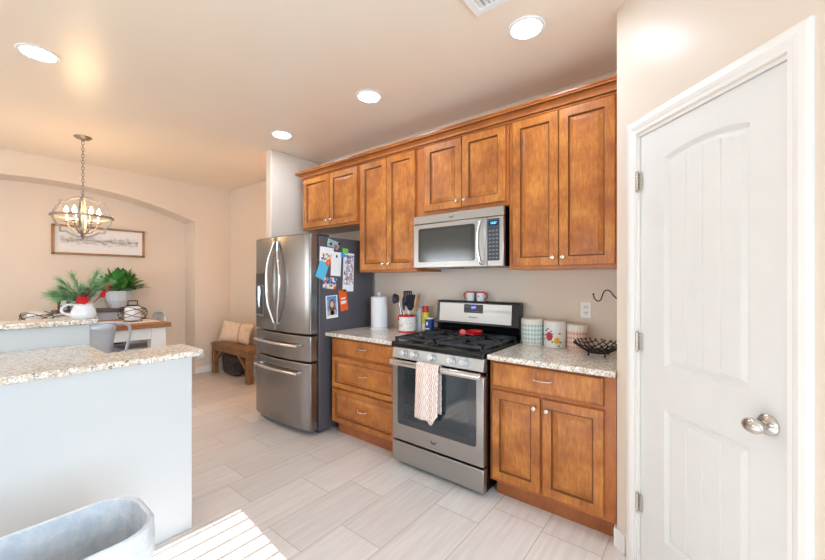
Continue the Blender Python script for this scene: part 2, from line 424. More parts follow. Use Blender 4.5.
# dining wall with the shallow arched niche
AY0, AY1, ASP, ATOP = -.78, 2.28, 2.25, 2.545
mb = MB(); mb.box(XL - .4, XL, AY1, YB, 0, ZC); mb.box(XL - .4, XL, YS, AY0, 0, ZC)
hw = (AY1 - AY0) / 2; sg = ATOP - ASP; Rr = (hw * hw + sg * sg) / (2 * sg); yc = (AY0 + AY1) / 2
zt = lambda y: ATOP - (Rr - math.sqrt(Rr * Rr - (y - yc) ** 2))
ys = [AY0 + (AY1 - AY0) * i / 32 for i in range(33)]
mb.prism([(y, zt(y)) for y in ys] + [(AY1, ZC), (AY0, ZC)], 'x', XL - .4, XL)
mb.box(XW - .05, XW, AY0 - .02, AY1 + .02, 0, 2.7)
struct(mb.build('wall_left', M['wall']))
# stub wall beside the refrigerator
struct(B(-3.745, -3.64, 2.16, YB, 0, ZC).build('wall_stub', M['wall'], bev=.012, seg=3))
# window wall (behind the camera, right) and patio-door wall (behind the camera)
WY0, WY1, WZ0, WZ1 = -.80, .69, .92, 2.31
mb = MB(); mb.box(XE, XE + .12, YS, WY0, 0, ZC); mb.box(XE, XE + .12, WY1, YB, 0, ZC); mb.box(XE, XE + .12, WY0, WY1, 0, WZ0); mb.box(XE, XE + .12, WY0, WY1, WZ1, ZC)
struct(mb.build('wall_right', M['wall']))
mb = MB()
for x0, x1, z0, z1 in ((XW, -5.55, 0, ZC), (-5.55, -4.25, 0, .75), (-5.55, -4.25, 2.05, ZC), (-4.25, -2.8, 0, ZC), (-2.8, .4, 2.15, ZC), (.4, XE + .1, 0, ZC)): mb.box(x0, x1, YS - .12, YS, z0, z1)
struct(mb.build('wall_front', M['wall']))
# pantry: diagonal wall with the door, plus its two returns
A = Vector((-.35, 2.17)); dg = Vector((1, -1)).normalized(); dn = Vector((1, 1)).normalized()
DM = Matrix(((dg.x, dn.x, 0, A.x), (dg.y, dn.y, 0, A.y), (0, 0, 1, 0), (0, 0, 0, 1)))   # (t, depth, z) -> world
T0, T1, TL = .146, .803, 1.02
DH = 2.088
mb = MB(); mb.box(0, T0, 0, .12, 0, ZC); mb.box(T1, TL, 0, .12, 0, ZC); mb.box(T0, T1, 0, .12, DH, ZC); mb.xf(DM)
mb.box(-.35, -.25, 2.17, YB, 0, ZC)
Bp = A + dg * TL; mb.box(Bp.x, XE, Bp.y, Bp.y + .12, 0, ZC)
struct(mb.build('wall_pantry', M['wall'], keep=False))
# pony wall of the peninsula, raised bar wall
PX = -2.245
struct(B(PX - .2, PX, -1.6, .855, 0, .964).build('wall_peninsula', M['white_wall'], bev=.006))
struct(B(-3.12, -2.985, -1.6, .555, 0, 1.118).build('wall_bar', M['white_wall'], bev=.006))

# baseboards
def base(name, x0, x1, y0, y1): struct(B(x0, x1, y0, y1, 0, .095).build(name, M['trim'], bev=.006))
base('baseboard_left', XL, XL + .014, AY1, YB); base('baseboard_back', XL + .014, -3.745, YB - .014, YB)
mb = B(-.0, .068, -.014, 0, 0, .095).xf(DM); mb.box(-.364, -.35, 2.156, 2.24, 0, .095)
struct(mb.build('baseboard_pantry', M['trim'], bev=.004))

# ------------------------------------------------------------------ pantry door
D = bpy.data.objects.new('door_1', None); COL.objects.link(D); struct(D); D.matrix_world = DM
def doorpart(mb, name, mat, parent=D, **k): return mb.build(name, mat, parent, **k)
cas = MB()
prof = [(0, 0), (0, -.012), (.012, -.016), (.03, -.018), (.045, -.014), (.05, -.011), (.064, -.011), (.064, 0)]
# stiles and head, outer edge of casing first
CL0, CR0, CT = .086, .859, 2.158
def sweep(mb, path):   # path of (t,z) with inward normals given
    rings = []
    for (t, z, nx, nz) in path: rings.append([(t + nx * p, q, z + nz * p) for p, q in prof])
    n = len(prof); vs = [p for r in rings for p in r]; fs = []
    for i in range(len(rings) - 1):
        for k in range(n - 1): fs.append((i * n + k, i * n + k + 1, (i + 1) * n + k + 1, (i + 1) * n + k))
    fs += [tuple(range(n)), tuple((len(rings) - 1) * n + k for k in range(n))]
    mb.add(vs, fs)
sweep(cas, [(CL0, 0, 1, 0), (CL0, CT, 1, -1), (CR0, CT, -1, -1), (CR0, 0, -1, 0)])
doorpart(cas, 'casing', M['trim'])
jb = MB(); jb.box(T0, T0 + .012, 0, .12, 0, DH); jb.box(T1 - .012, T1, 0, .12, 0, DH); jb.box(T0, T1, 0, .12, DH - .012, DH)
jb.box(T0, T1, .06, .075, 0, DH)   # stop behind the leaf
doorpart(jb, 'jamb', M['trim'])
LX0, LX1, LZ0, LZ1 = .1605, .7885, .012, DH - .0145
leaf = MB(); yF = .008
def loopstrip(mb, la, lb):
    n = len(la); vs = la + lb; mb.add(vs, [(i, (i + 1) % n, n + (i + 1) % n, n + i) for i in range(n)])
def panel_loop(x0, x1, z0, z1, arch, ins, y, N=16):
    x0 += ins; x1 -= ins; z0 += ins; z1 -= ins; pts = [(x0, y, z0), (x1, y, z0), (x1, y, z1)]
    for i in range(1, N):
        t = i / N; x = x1 + (x0 - x1) * t; pts.append((x, y, z1 + arch * 4 * t * (1 - t)))
    pts.append((x0, y, z1)); return pts
PX0, PX1 = .300, .668
zm = .914
for (z0, z1, a, b, arch) in ((zm, LZ1, 1.008, 1.932, .026), (LZ0, zm, .23, .818, 0)):
    outer = panel_loop(LX0, LX1, z0, z1, 0, 0, yF)
    l1 = panel_loop(PX0, PX1, a, b, arch, 0, yF); loopstrip(leaf, outer, l1)
    l2 = panel_loop(PX0, PX1, a, b, arch, .012, yF + .013); loopstrip(leaf, l1, l2)
    l3 = panel_loop(PX0, PX1, a, b, arch, .018, yF + .013); loopstrip(leaf, l2, l3)
    l4 = panel_loop(PX0, PX1, a, b, arch, .034, yF + .003); loopstrip(leaf, l3, l4)
    # beadboard field with v-grooves
    x0, x1 = PX0 + .034, PX1 - .034; zb = a + .034; zt_ = lambda x: b - .034 + arch * 4 * ((x - x0) / (x1 - x0)) * (1 - (x - x0) / (x1 - x0))
    xs = [(x0, 0)]
    NB = 4
    for k in range(1, NB):
        xg = x0 + (x1 - x0) * k / NB; xs += [(xg - .003, 0), (xg, .0035), (xg + .003, 0)]
    xs.append((x1, 0)); full = []
    for (xa, da), (xb, db) in zip(xs, xs[1:]):
        k = max(1, int((xb - xa) / .015))
        for i in range(k): full.append((xa + (xb - xa) * i / k, da + (db - da) * i / k))
    full.append(xs[-1]); vs = []
    for x, d in full: vs += [(x, yF + .003 + d, zb), (x, yF + .003 + d, zt_(x))]
    leaf.add(vs, [(2 * i, 2 * i + 2, 2 * i + 3, 2 * i + 1) for i in range(len(full) - 1)])
leaf.add([(LX0, yF, LZ0), (LX1, yF, LZ0), (LX1, yF, LZ1), (LX0, yF, LZ1), (LX0, yF + .04, LZ0), (LX1, yF + .04, LZ0), (LX1, yF + .04, LZ1), (LX0, yF + .04, LZ1)],
         [(0, 1, 5, 4), (1, 2, 6, 5), (2, 3, 7, 6), (3, 0, 4, 7), (7, 6, 5, 4)])
leafo = doorpart(leaf, 'door_leaf', M['door'])
for zh in (1.862, 1.095, .323):
    mb = MB(); mb.tube([(.154, -.008, zh - .042), (.154, -.008, zh + .042)], .0065, 10); mb.box(.150, .172, -.002, .0085, zh - .04, zh + .04)
    for q in (-.046, .046): mb.ball((.154, -.008, zh + q), .006, 8)
    doorpart(mb, 'hinge', M['chrome'])
kb = MB(); kb.lathe([(.0001, 0), (.034, 0), (.034, .006), (.028, .011), (.014, .014), (.011, .03), (.013, .036), (.022, .042), (.0285, .052), (.029, .062), (.024, .07), (.012, .075), (.0001, .076)], 28, (.727, .008, .917), axis='y')
for i, p in enumerate(kb.v):
    if p.y < -.026: kb.v[i] = Vector((.727 + (p.x - .727) * 1.15, p.y, .917 + (p.z - .917) * .85))
doorpart(kb, 'door_knob', M['chrome'], D)

# windows behind the camera (daylight comes through them)
wf = MB(); x0, x1 = XE + .03, XE + .08
for a in ((WY0, WY0 + .05, WZ0, WZ1), (WY1 - .05, WY1, WZ0, WZ1), (WY0, WY1, WZ0, WZ0 + .05), (WY0, WY1, WZ1 - .03, WZ1)): wf.box(x0, x1, *a)
win = struct(wf.build('window_1', M['trim'])); B(XE - .04, XE + .03, WY0 - .04, WY1 + .04, WZ0 - .03, WZ0).build('window_sill', M['trim'], win)
bl = thing('window_blind', 'white slatted blind hanging in the kitchen window behind the viewer', 'blind', (XE - .03, 0, WZ1))
mb = MB(); tilt = math.radians(18)
nsl = int((WZ1 - WZ0) / .046)
for i in range(nsl):
    zc = -.05 - i * .046; dx = .025 * math.cos(tilt); dz = .025 * math.sin(tilt)
    # slat faces tipped towards the low sun
    mb.add([(-dx, WY0 + .03, zc - dz), (dx, WY0 + .03, zc + dz), (dx, WY1 - .01, zc + dz), (-dx, WY1 - .01, zc - dz),
            (-dx, WY0 + .03, zc - dz + .003), (dx, WY0 + .03, zc + dz + .003), (dx, WY1 - .01, zc + dz + .003), (-dx, WY1 - .01, zc - dz + .003)],
           [(0, 1, 2, 3), (4, 5, 6, 7), (0, 1, 5, 4), (1, 2, 6, 5), (2, 3, 7, 6), (3, 0, 4, 7)])
mb.build('slats', M['blind'], bl); B(-.03, .03, WY0 + .02, WY1 - .005, -.035, 0).build('headrail', M['blind'], bl)
for yy in (-.5, -.05, .4): MB().tube([(0, yy, -.03), (0, yy, -1.28)], .0015, 5).build('cord', M['blind'], bl)
wf = MB()
for a in ((-2.8, -2.73, 0, 2.15), (.33, .4, 0, 2.15), (-1.24, -1.16, 0, 2.15)): wf.box(a[0], a[1], YS - .09, YS - .03, a[2], a[3])
wf.box(-2.8, .4, YS - .09, YS - .03, 2.09, 2.15); wf.box(-2.8, .4, YS - .09, YS - .03, 0, .06); struct(wf.build('door_2', M['trim']))
wf = MB()
for a in ((-5.55, -5.49, .75, 2.05), (-4.31, -4.25, .75, 2.05), (-4.93, -4.87, .75, 2.05)): wf.box(a[0], a[1], YS - .09, YS - .03, a[2], a[3])
wf.box(-5.55, -4.25, YS - .09, YS - .03, 1.99, 2.05); wf.box(-5.55, -4.25, YS - .09, YS - .03, .75, .81); struct(wf.build('window_2', M['trim']))

# ================================================================== CABINETS
YU = 2.44; YBASE = 2.16
def raised(mb, x0, x1, z0, z1, y, th=.02, fw=.055):
    lv = [(0, th), (0, .003), (.004, 0), (fw, 0), (fw + .005, .011), (fw + .009, .0115), (fw + .038, .001)]
    mt = [0, 0, 0, 1, 1, 0]
    L = [[(x0 + i, y + d, z0 + i), (x1 - i, y + d, z0 + i), (x1 - i, y + d, z1 - i), (x0 + i, y + d, z1 - i)] for i, d in lv]
    for k in range(len(L) - 1): mb.add(L[k] + L[k + 1], [(i, (i + 1) % 4, 4 + (i + 1) % 4, 4 + i) for i in range(4)], mt[k])
    mb.add(L[-1], [(0, 1, 2, 3)]); mb.add(L[0], [(3, 2, 1, 0)]); return mb
def flatfront(mb, x0, x1, z0, z1, y, th=.02):
    lv = [(0, th), (0, .006), (.004, .004), (.012, .0015), (.016, 0)]; mt = [0, 1, 0, 0]
    L = [[(x0 + i, y + d, z0 + i), (x1 - i, y + d, z0 + i), (x1 - i, y + d, z1 - i), (x0 + i, y + d, z1 - i)] for i, d in lv]
    for k in range(len(L) - 1): mb.add(L[k] + L[k + 1], [(i, (i + 1) % 4, 4 + (i + 1) % 4, 4 + i) for i in range(4)], mt[k])
    mb.add(L[-1], [(0, 1, 2, 3)]); mb.add(L[0], [(3, 2, 1, 0)]); return mb
WD = [M['wood'], M['glaze']]
def knob(x, y, z, parent): MB().lathe([(.0001, 0), (.008, 0), (.006, .008), (.006, .013), (.0135, .018), (.015, .024), (.012, .029), (.0001, .031)], 16, (x, y, z), axis='y').build('knob', M['chrome'], parent)
def pull(x, y, z, parent):
    p = [(x - .05, y, z), (x - .048, y - .014, z), (x - .03, y - .024, z), (x, y - .028, z), (x + .03, y - .024, z), (x + .048, y - .014, z), (x + .05, y, z)]
    mb = MB().tube(smoothpath(p, 4), .0048, 8, flat=(1, 1))
    for q in (-.05, .05): mb.ball((x + q, y - .002, z), .0085, 10)
    mb.build('pull', M['chrome'], parent)
def upper(label, x0, x1, z0, z1, doors, knobs, cat='wall cabinet'):
    cx = (x0 + x1) / 2; t = thing('wall_cabinet', label, cat, (cx, 0, z0)); G = -cx
    b = B(x0 + G, x1 + G, YU, YB - .001, 0, z1 - z0)
    b.build('carcass', M['frame_wood'], t, bev=.0015)
    for (a, c, d0, d1), kx in zip(doors, knobs):
        d = raised(MB(), a + G, c + G, d0 - z0, d1 - z0, YU - .021).build('door', WD, t)
        knob(kx + G, YU - .021, d0 - z0 + .052, d)
    return t
ZU = 1.463; ZT = 2.50
upper('short two-door maple wall cabinet above the refrigerator', -3.46, -2.57, 1.93, ZT, [(-3.43, -2.995, 1.95, 2.476), (-2.988, -2.585, 1.95, 2.476)], (-3.022, -2.958))
upper('tall narrow two-door maple wall cabinet between refrigerator and microwave', -2.565, -1.872, ZU, ZT, [(-2.535, -2.206, 1.482, 2.476), (-2.2, -1.885, 1.482, 2.476)], (-2.235, -2.17))
upper('short two-door maple wall cabinet directly above the microwave', -1.868, -1.064, 1.915, ZT, [(-1.785, -1.438, 1.945, 2.476), (-1.431, -1.085, 1.945, 2.476)], (-1.468, -1.401))
upper('tall two-door maple wall cabinet beside the white pantry door wall', -1.060, -.354, ZU, ZT, [(-1.03, -.724, 1.484, 2.476), (-.718, -.400, 1.484, 2.476)], (-.752, -.69))
# crown along the top
pr = [(0, 2.495), (.010, 2.496), (.014, 2.502), (.012, 2.508), (.007, 2.511), (.007, 2.515), (.018, 2.518), (.021, 2.530), (.030, 2.545), (.044, 2.553), (.044, 2.557), (.058, 2.560), (.061, 2.568), (.058, 2.573), (.066, 2.576), (.066, 2.586), (-.02, 2.586), (-.02, 2.495)]
gz = {4, 5, 9, 10}
pr = [(d, 2.481 + (z - 2.495) * .9) for d, z in pr]
mb = MB(); rings = []
for f in (lambda d, z: (-3.46 - d, YB - .002, z), lambda d, z: (-3.46 - d, YU - d, z), lambda d, z: (-.352, YU - d, z)): rings.append([f(d, z) for d, z in pr])
n = len(pr)
V_ = [p for r in rings for p in r]
for k in range(n): mb.add([V_[i * n + q] for i in range(3) for q in (k, (k + 1) % n)], [(0, 1, 3, 2), (2, 3, 5, 4)], 1 if k in gz else 0)
mb.add(rings[0], [tuple(range(n))]); mb.add(rings[2], [tuple(range(n))])
tag(mb.build('crown_molding', [M['frame_wood'], M['glaze']]), 'stepped maple crown molding running along the top of all wall cabinets', 'molding')

def lower(label, x0, x1, toe_x0, filler=None):
    t = thing('base_cabinet', label, 'base cabinet', ((x0 + x1) / 2, 0, 0)); G = -(x0 + x1) / 2
    b = B(x0 + G, x1 + G, YBASE + .021, YB - .001, .105, .883); b.build('carcass', M['frame_wood'], t, bev=.0015)
    B(toe_x0 + G, x1 + G, 2.235, YB - .05, 0, .105).build('toe_kick', M['toe'], t)
    return t, G
t, G = lower('maple base cabinet with three drawers beside the refrigerator', -2.655, -1.858, -2.63)
for z0, z1, fn in ((.722, .866, flatfront), (.432, .702, raised), (.125, .417, raised)):
    kw = {'fw': .04} if fn is raised else {}
    d = fn(MB(), -2.630 + G, -1.872 + G, z0, z1, YBASE, **kw).build('drawer', WD, t); pull(-2.245 + G, YBASE, (z0 + z1) / 2 + .012, d)
t, G = lower('maple base cabinet with one drawer over two doors beside the pantry', -1.078, -.354, -1.055)
d = flatfront(MB(), -1.058 + G, -.412 + G, .716, .866, YBASE).build('drawer', WD, t); pull(-.735 + G, YBASE, .80, d)
for a, c, kx in ((-1.058, -.752, -.780), (-.736, -.412, -.706)):
    d = raised(MB(), a + G, c + G, .130, .692, YBASE, fw=.05).build('door', WD, t); knob(kx + G, YBASE, .632, d)

# countertops
def slab(name, poly, z0, z1, label, bev=.008):
    return tag(MB().prism(poly, 'z', z0, z1).build(name, M['granite'], bev=bev, seg=3), label, 'countertop')
slab('countertop', [(-2.694, 2.128), (-1.857, 2.128), (-1.857, YB - .001), (-2.694, YB - .001)], .8835, .916, 'speckled granite countertop over the three drawers, left of the range')
slab('countertop', [(-1.079, 2.128), (-.352, 2.128), (-.352, YB - .001), (-1.079, YB - .001)], .8835, .916, 'speckled granite countertop with the ceramic canisters, right of the range')
slab('peninsula_countertop', [(-2.205, -1.6), (-2.205, .885), (-2.23, .91), (-2.515, .91), (-2.515, .54), (-2.984, .54), (-2.984, -1.6)], .9645, .997, 'low granite peninsula top with an L-shaped end, on the white half wall', .01)
slab('bar_ledge', [(-2.945, -1.6), (-2.945, .575), (-2.96, .59), (-3.17, .59), (-3.185, .575), (-3.185, -1.6)], 1.1185, 1.15, 'raised narrow granite bar ledge under the white pitcher')

# ================================================================== REFRIGERATOR
FX0, FX1 = -3.62, -2.70; fc = (FX0 + FX1) / 2
t = thing('refrigerator', 'stainless steel french door refrigerator with dark grey side covered in notes', 'refrigerator', (fc, 0, 0)); G = -fc; hwid = (FX1 - FX0) / 2
B(-hwid + .004, hwid, 2.07, 2.76, .03, 1.785).build('body', M['fridge_side'], t, bev=.006)
def curved(x0, x1, z0, z1, yb=2.062):
    bow = lambda x: 1.975 - .045 * (1 - (x / hwid) ** 2)
    xs = [x0 + (x1 - x0) * i / 14 for i in range(15)]
    pts = [(x, bow(x)) for x in xs]
    pts[0] = (x0, pts[0][1] + .006); pts[-1] = (x1, pts[-1][1] + .006)
    return MB().prism(pts + [(x1, yb), (x0, yb)], 'z', z0, z1, sm=True)
spl = -.025
dl = curved(-hwid + .002, spl - .003, .905, 1.803).build('door', M['steel'], t, bev=.011, seg=3)
dr = curved(spl + .003, hwid - .002, .905, 1.803).build('door', M['steel'], t, bev=.011, seg=3)
d2 = curved(-hwid + .002, hwid - .002, .662, .893).build('drawer', M['steel'], t, bev=.011, seg=3)
d3 = curved(-hwid + .002, hwid - .002, .05, .65).build('drawer', M['steel'], t, bev=.011, seg=3)
for s, par in ((-1, dl), (1, dr)):
    pts = []
    for i in range(17):
        q = i / 16; b_ = math.sin(PI * q)
        pts.append((spl + .03 + s * (.03 + .078 * b_), 1.922 - .03 * min(1, b_ * 1.6), .985 + .755 * q))
    MB().tube(pts, .013, 10, flat=(1, .8)).build('handle', M['handle_steel'], par)
    for z in (.985, 1.74): MB().tube([(spl + .03 + s * .032, 1.945, z), (spl + .03 + s * .031, 1.918, z)], .014, 10).build('handle_mount', M['handle_steel'], par)
for par, z in ((d2, .803), (d3, .558)):
    pts = [(-.36 + .72 * i / 14, 1.975 - .045 * (1 - ((-.36 + .72 * i / 14) / hwid) ** 2) - .045, z) for i in range(15)]
    MB().tube(pts, .0135, 10).build('handle', M['handle_steel'], par)
    for x in (-.34, .34): MB().tube([(x, 1.965, z), (x, 1.915, z)], .015, 10).build('handle_mount', M['handle_steel'], par)
# water dispenser
dx0, dx1 = -.435, -.235
yy = lambda x: 1.975 - .045 * (1 - (x / hwid) ** 2)
mb = MB(); mb.prism([(dx0, yy(dx0) - .004), (dx1, yy(dx1) - .004), (dx1, yy(dx1) + .004), (dx0, yy(dx0) + .004)], 'z', 1.34, 1.455)
mb.build('dispenser_controls', M['dark_plastic'], dl, bev=.002)
mb = MB(); w = .012
for a, b, z0, z1 in ((dx0, dx0 + w, 1.03, 1.34), (dx1 - w, dx1, 1.03, 1.34), (dx0, dx1, 1.03, 1.05), (dx0, dx1, 1.325, 1.34)):
    mb.prism([(a, yy(a) - .005), (b, yy(b) - .005), (b, yy(b) + .002), (a, yy(a) + .002)], 'z', z0, z1)
mb.prism([(dx0 + w, yy(dx0) - .002), (dx1 - w, yy(dx1) - .002), (dx1 - w, yy(dx1) + .001), (dx0 + w, yy(dx0) + .001)], 'z', 1.05, 1.325, 1)
mb.build('dispenser', [M['grey_plastic'], M['dark_plastic']], dl)
mb = MB().tube([(-.33, yy(-.33) - .008, 1.32), (-.325, yy(-.33) - .012, 1.2), (-.33, yy(-.33) - .008, 1.12)], .012, 8); mb.build('dispenser_paddle', M['handle_steel'], dl)
for x in (-hwid + .06, hwid - .06): B(x - .045, x + .045, 2.0, 2.2, 1.786, 1.812).build('hinge_cover', M['dark_plastic'], t, bev=.006)
for x in (-hwid + .06, hwid - .06): MB().lathe([(.022, 0), (.022, .02), (.014, .03)], 12, (x, 2.11, 0)).build('foot', M['dark_plastic'], t)
B(-hwid + .02, hwid - .02, 2.075, 2.2, .012, .05).build('grille', M['dark_plastic'], t)

# things on the refrigerator's side
FS = FX1 + .001
def card(name, label, cat, y, z, w, h, mats, rot=0, build=None, th=.0025, off=0):
    t = thing(name, label, cat, (FS + off, y, z)); R = Matrix.Rotation(math.radians(rot), 4, 'X')
    m = B(0, th, -w / 2, w / 2, -h / 2, h / 2).xf(R); m.build('sheet', mats, t)
    if build: build(t, R, th)
    return t
def patch(t, R, x, y0, y1, z0, z1, mat, name='print', d=.0006): B(x, x + d, y0, y1, z0, z1).xf(R).build(name, mat, t)
card('snapshot', 'white bordered group snapshot at the top left of the refrigerator side', 'photo', 2.155, 1.622, .155, .135, M['paper'], -3,
     lambda t, R, th: patch(t, R, th, -.062, .062, -.055, .012, M['family']))
card('sticky_note', 'tilted sky-blue paper note on the refrigerator side', 'note', 2.105, 1.478, .105, .16, M['blue_note'], -22, off=.0005)
card('paper_sheet', 'blank white list paper in the middle of the refrigerator side', 'paper', 2.262, 1.54, .118, .225, M['paper'], -3,
     lambda t, R, th: patch(t, R, th, -.006, .012, .06, .085, M['slot'], 'drawing'), off=.003)
card('photo_strip', 'long pale photo collage sheet nearest the wall cabinet on the refrigerator side', 'photo', 2.418, 1.465, .135, .37, M['paper'], -2,
     lambda t, R, th: patch(t, R, th, -.06, .06, -.12, .165, M['snap']))
card('sticky_note', 'lime green note above the long photo collage on the refrigerator side', 'note', 2.375, 1.668, .07, .05, M['green_note'], -6, off=.004)
card('sticky_note', 'small bright blue tab under the lime green note', 'note', 2.345, 1.625, .055, .03, plain('bright_blue_tab', (44, 160, 224), .6), -4, off=.0045)
card('craft_magnet', 'colourful red and blue craft card below the white list paper', 'magnet', 2.19, 1.362, .15, .105, M['craft'], -6)
def lines(t, R, th):
    patch(t, R, th, -.03, .026, .012, .026, M['white_matte'], 'lettering'); patch(t, R, th, -.034, .03, -.034, -.004, M['white_matte'], 'lettering'); patch(t, R, th, .012, .034, -.084, -.066, M['pink'], 'mark')
card('orange_card', 'tilted orange card with white lettering on the refrigerator side', 'card', 2.355, 1.197, .095, .2, M['orange'], 8, lines)
def port(t, R, th):
    patch(t, R, th, -.055, .055, -.078, .098, M['photo_blue'], 'backdrop')
    d = .0008
    for nm, y, z, a, b, mat, dd in (('hair', 0, .012, .034, .062, M['hair'], 1), ('face', 0, .022, .021, .03, M['skin'], 2), ('shoulders', 0, -.058, .05, .026, M['skin'], 1.5), ('top', 0, -.055, .024, .024, M['black'], 2.5)):
        poly = [(y + a * math.cos(2 * PI * k / 20), max(-.078, z + b * math.sin(2 * PI * k / 20))) for k in range(20)]
        MB().prism(poly, 'x', th, th + d * dd).xf(R).build(nm, mat, t)
card('portrait_photo', 'portrait snapshot of a person in a black top, lowest on the refrigerator side', 'photo', 2.215, 1.142, .135, .21, M['paper'], 3, port)
t = thing('flower_magnet', 'small round orange magnet beside the blue note', 'magnet', (FS, 2.172, 1.548))
MB().lathe([(.03, .004), (.03, .007), (.0001, .008)], 14, axis='x', fac=lambda k, h: 1 + .12 * math.cos(k * 2.7)).build('petals', M['orange'], t)
MB().lathe([(.011, .007), (.009, .012), (.0001, .013)], 10, axis='x').build('centre', M['wood_spoon'], t)
t = thing('clip_magnet', 'teal patterned clip magnet at the top of the refrigerator side', 'magnet', (FS + .004, 2.22, 1.728))
MB().prism([(-.07, -.03), (-.055, .045), (.0, .03), (.075, .012), (.07, -.025), (.045, -.06), (.0, -.035)], 'x', 0, .012).build('plate', M['teal'], t, bev=.002)
MB().ball((.014, .066, 0), .012, 10, sc=(.6, 1, 1)).build('button', M['black'], t)
MB().ball((.013, -.03, -.005), .017, 10, sc=(.3, 1, 1)).build('dot', M['cone'], t)
MB().ball((.013, .025, -.028), .02, 10, sc=(.3, 1, 1)).build('dot', M['twig'], t)

# ================================================================== RANGE
RX0, RX1 = -1.851, -1.086; rc = (RX0 + RX1) / 2; hw_ = (RX1 - RX0) / 2
t = thing('gas_range', 'freestanding stainless gas range with black cooktop between the base cabinets', 'range', (rc, 0, 0)); G = -rc
B(-hw_, hw_, 2.15, 2.775, .03, .884).build('body', M['black'], t)
for x in (-hw_ + .04, hw_ - .04):
    for y in (2.2, 2.7): MB().lathe([(.018, 0), (.018, .03)], 10, (x, y, 0)).build('foot', M['dark_plastic'], t)
B(-hw_, hw_, 2.102, 2.15, .035, .182).build('storage_drawer', M['steel_h'], t, bev=.005)
od = B(-hw_, hw_, 2.102, 2.148, .197, .772).build('oven_door', M['steel_h'], t, bev=.005)
def rplate(x0, x1, z0, z1, y0, y1, r): return MB().prism([(p[0], p[1]) for p in rrect(x0, x1, z0, z1, r)], 'y', y0, y1)
rplate(-1.797 + G, -1.137 + G, .317, .757, 2.0985, 2.103, .02).build('oven_window', M['glass_edge'], od)
rplate(-1.735 + G, -1.20 + G, .362, .725, 2.0975, 2.0988, .015).build('inner_glass', M['glass_dark'], od)
mb = MB(); mb.prism([(2.065, .757), (2.057, .768), (2.057, .79), (2.065, .80), (2.077, .80), (2.081, .79), (2.077, .76)], 'x', -hw_ + .006, hw_ - .006)
for x in (-hw_ + .03, hw_ - .03): mb.box(x - .018, x + .018, 2.065, 2.104, .765, .788)
mb.build('handle', M['handle_steel'], od, bev=.003)
MB().prism([(2.115, .80), (2.098, .806), (2.115, .886), (2.16, .886), (2.16, .80)], 'x', -hw_, hw_).build('control_panel', M['steel_h'], t, bev=.002)
for x in (-1.739, -1.642, -1.485, -1.325, -1.228):
    k = MB().lathe([(.0001, 0), (.029, 0), (.029, .006), (.0215, .008), (.0215, .03), (.019, .033), (.0001, .034)], 20, (0, 0, 0), axis='y')
    k.box(-.0035, .0035, -.038, -.03, -.02, .02); k.xf(Matrix.Translation((x + G, 2.1065, .846)) @ Matrix.Rotation(math.radians(-12), 4, 'X'))
    k.build('knob', M['knob_steel'], t)
MB().prism([(2.088, .892), (2.088, .918), (2.10, .93), (2.70, .93), (2.70, .884), (2.10, .884)], 'x', -hw_, hw_).build('cooktop', M['black'], t, bev=.004)
# burners
for x, y, r in ((-.235, 2.25, .045), (.235, 2.25, .05), (-.235, 2.54, .04), (.235, 2.54, .045), (0, 2.395, .045)):
    mb = MB(); mb.lathe([(r * 1.25, 0), (r * 1.2, .008), (r * .8, .011), (r * .8, .016), (r * .95, .017), (r * .95, .024), (r * .5, .027), (.0001, .027)], 20, (x, y, .93)); mb.build('burner', M['iron'], t)
for x0, x1 in ((-hw_ + .012, -.002), (.002, hw_ - .012)):
    mb = MB(); y0, y1 = 2.118, 2.672; z0, z1 = .946, .961; b = .012
    for a in ((x0, x1, y0, y0 + b), (x0, x1, y1 - b, y1), (x0, x0 + b, y0, y1), (x1 - b, x1, y0, y1), (x0, x1, (y0 + y1) / 2 - b / 2, (y0 + y1) / 2 + b / 2)): mb.box(a[0], a[1], a[2], a[3], z0, z1)
    xm = (x0 + x1) / 2
    for q in (.25, .75):
        ym = y0 + (y1 - y0) * q
        for a in ((x0, xm - .035, ym - .005, ym + .005), (xm + .035, x1, ym - .005, ym + .005), (xm - .005, xm + .005, ym + .035, ym + .135), (xm - .005, xm + .005, ym - .135, ym - .035)): mb.box(a[0], a[1], a[2], a[3], z0 + .003, z1 + .002)
        for sx in (-1, 1):
            for sy in (-1, 1): mb.tube([(xm + sx * .035, ym + sy * .03, z0 + .011), (xm + sx * .15, ym + sy * .115, z0 + .011)], .007, 4)
    for x in (x0 + .01, x1 - .01):
        for y in (y0 + .01, y1 - .01, (y0 + y1) / 2): mb.box(x - .009, x + .009, y - .009, y + .009, .93, z0)
    mb.build('grate', M['grate'], t)
# backguard
bgd = MB().prism([(2.70, .93), (2.70, 1.0), (2.685, 1.02), (2.70, 1.205), (2.715, 1.215), (2.775, 1.215), (2.775, .93)], 'x', -hw_ + .004, hw_ - .004).build('backguard', M['black'], t, bev=.004)
yb = lambda z: 2.685 + .015 * (z - 1.02) / .185 - .0015
def bgplate(x0, x1, z0, z1, d, mat, name, par):
    return MB().add([(x0, yb(z0) - d, z0), (x1, yb(z0) - d, z0), (x1, yb(z1) - d, z1), (x0, yb(z1) - d, z1), (x0, yb(z0) + .004, z0), (x1, yb(z0) + .004, z0), (x1, yb(z1) + .004, z1), (x0, yb(z1) + .004, z1)],
             [(0, 1, 2, 3), (7, 6, 5, 4), (0, 1, 5, 4), (1, 2, 6, 5), (2, 3, 7, 6), (3, 0, 4, 7)]).build(name, mat, par)
bgplate(-1.815 + G, -1.152 + G, 1.04, 1.193, .0, M['steel_h'], 'control_fascia', bgd)
cp = bgplate(-1.572 + G, -1.396 + G, 1.118, 1.188, .001, M['dark_plastic'], 'control_pad', bgd)
bgplate(-1.51 + G, -1.455 + G, 1.147, 1.178, .002, M['screen'], 'display', cp)
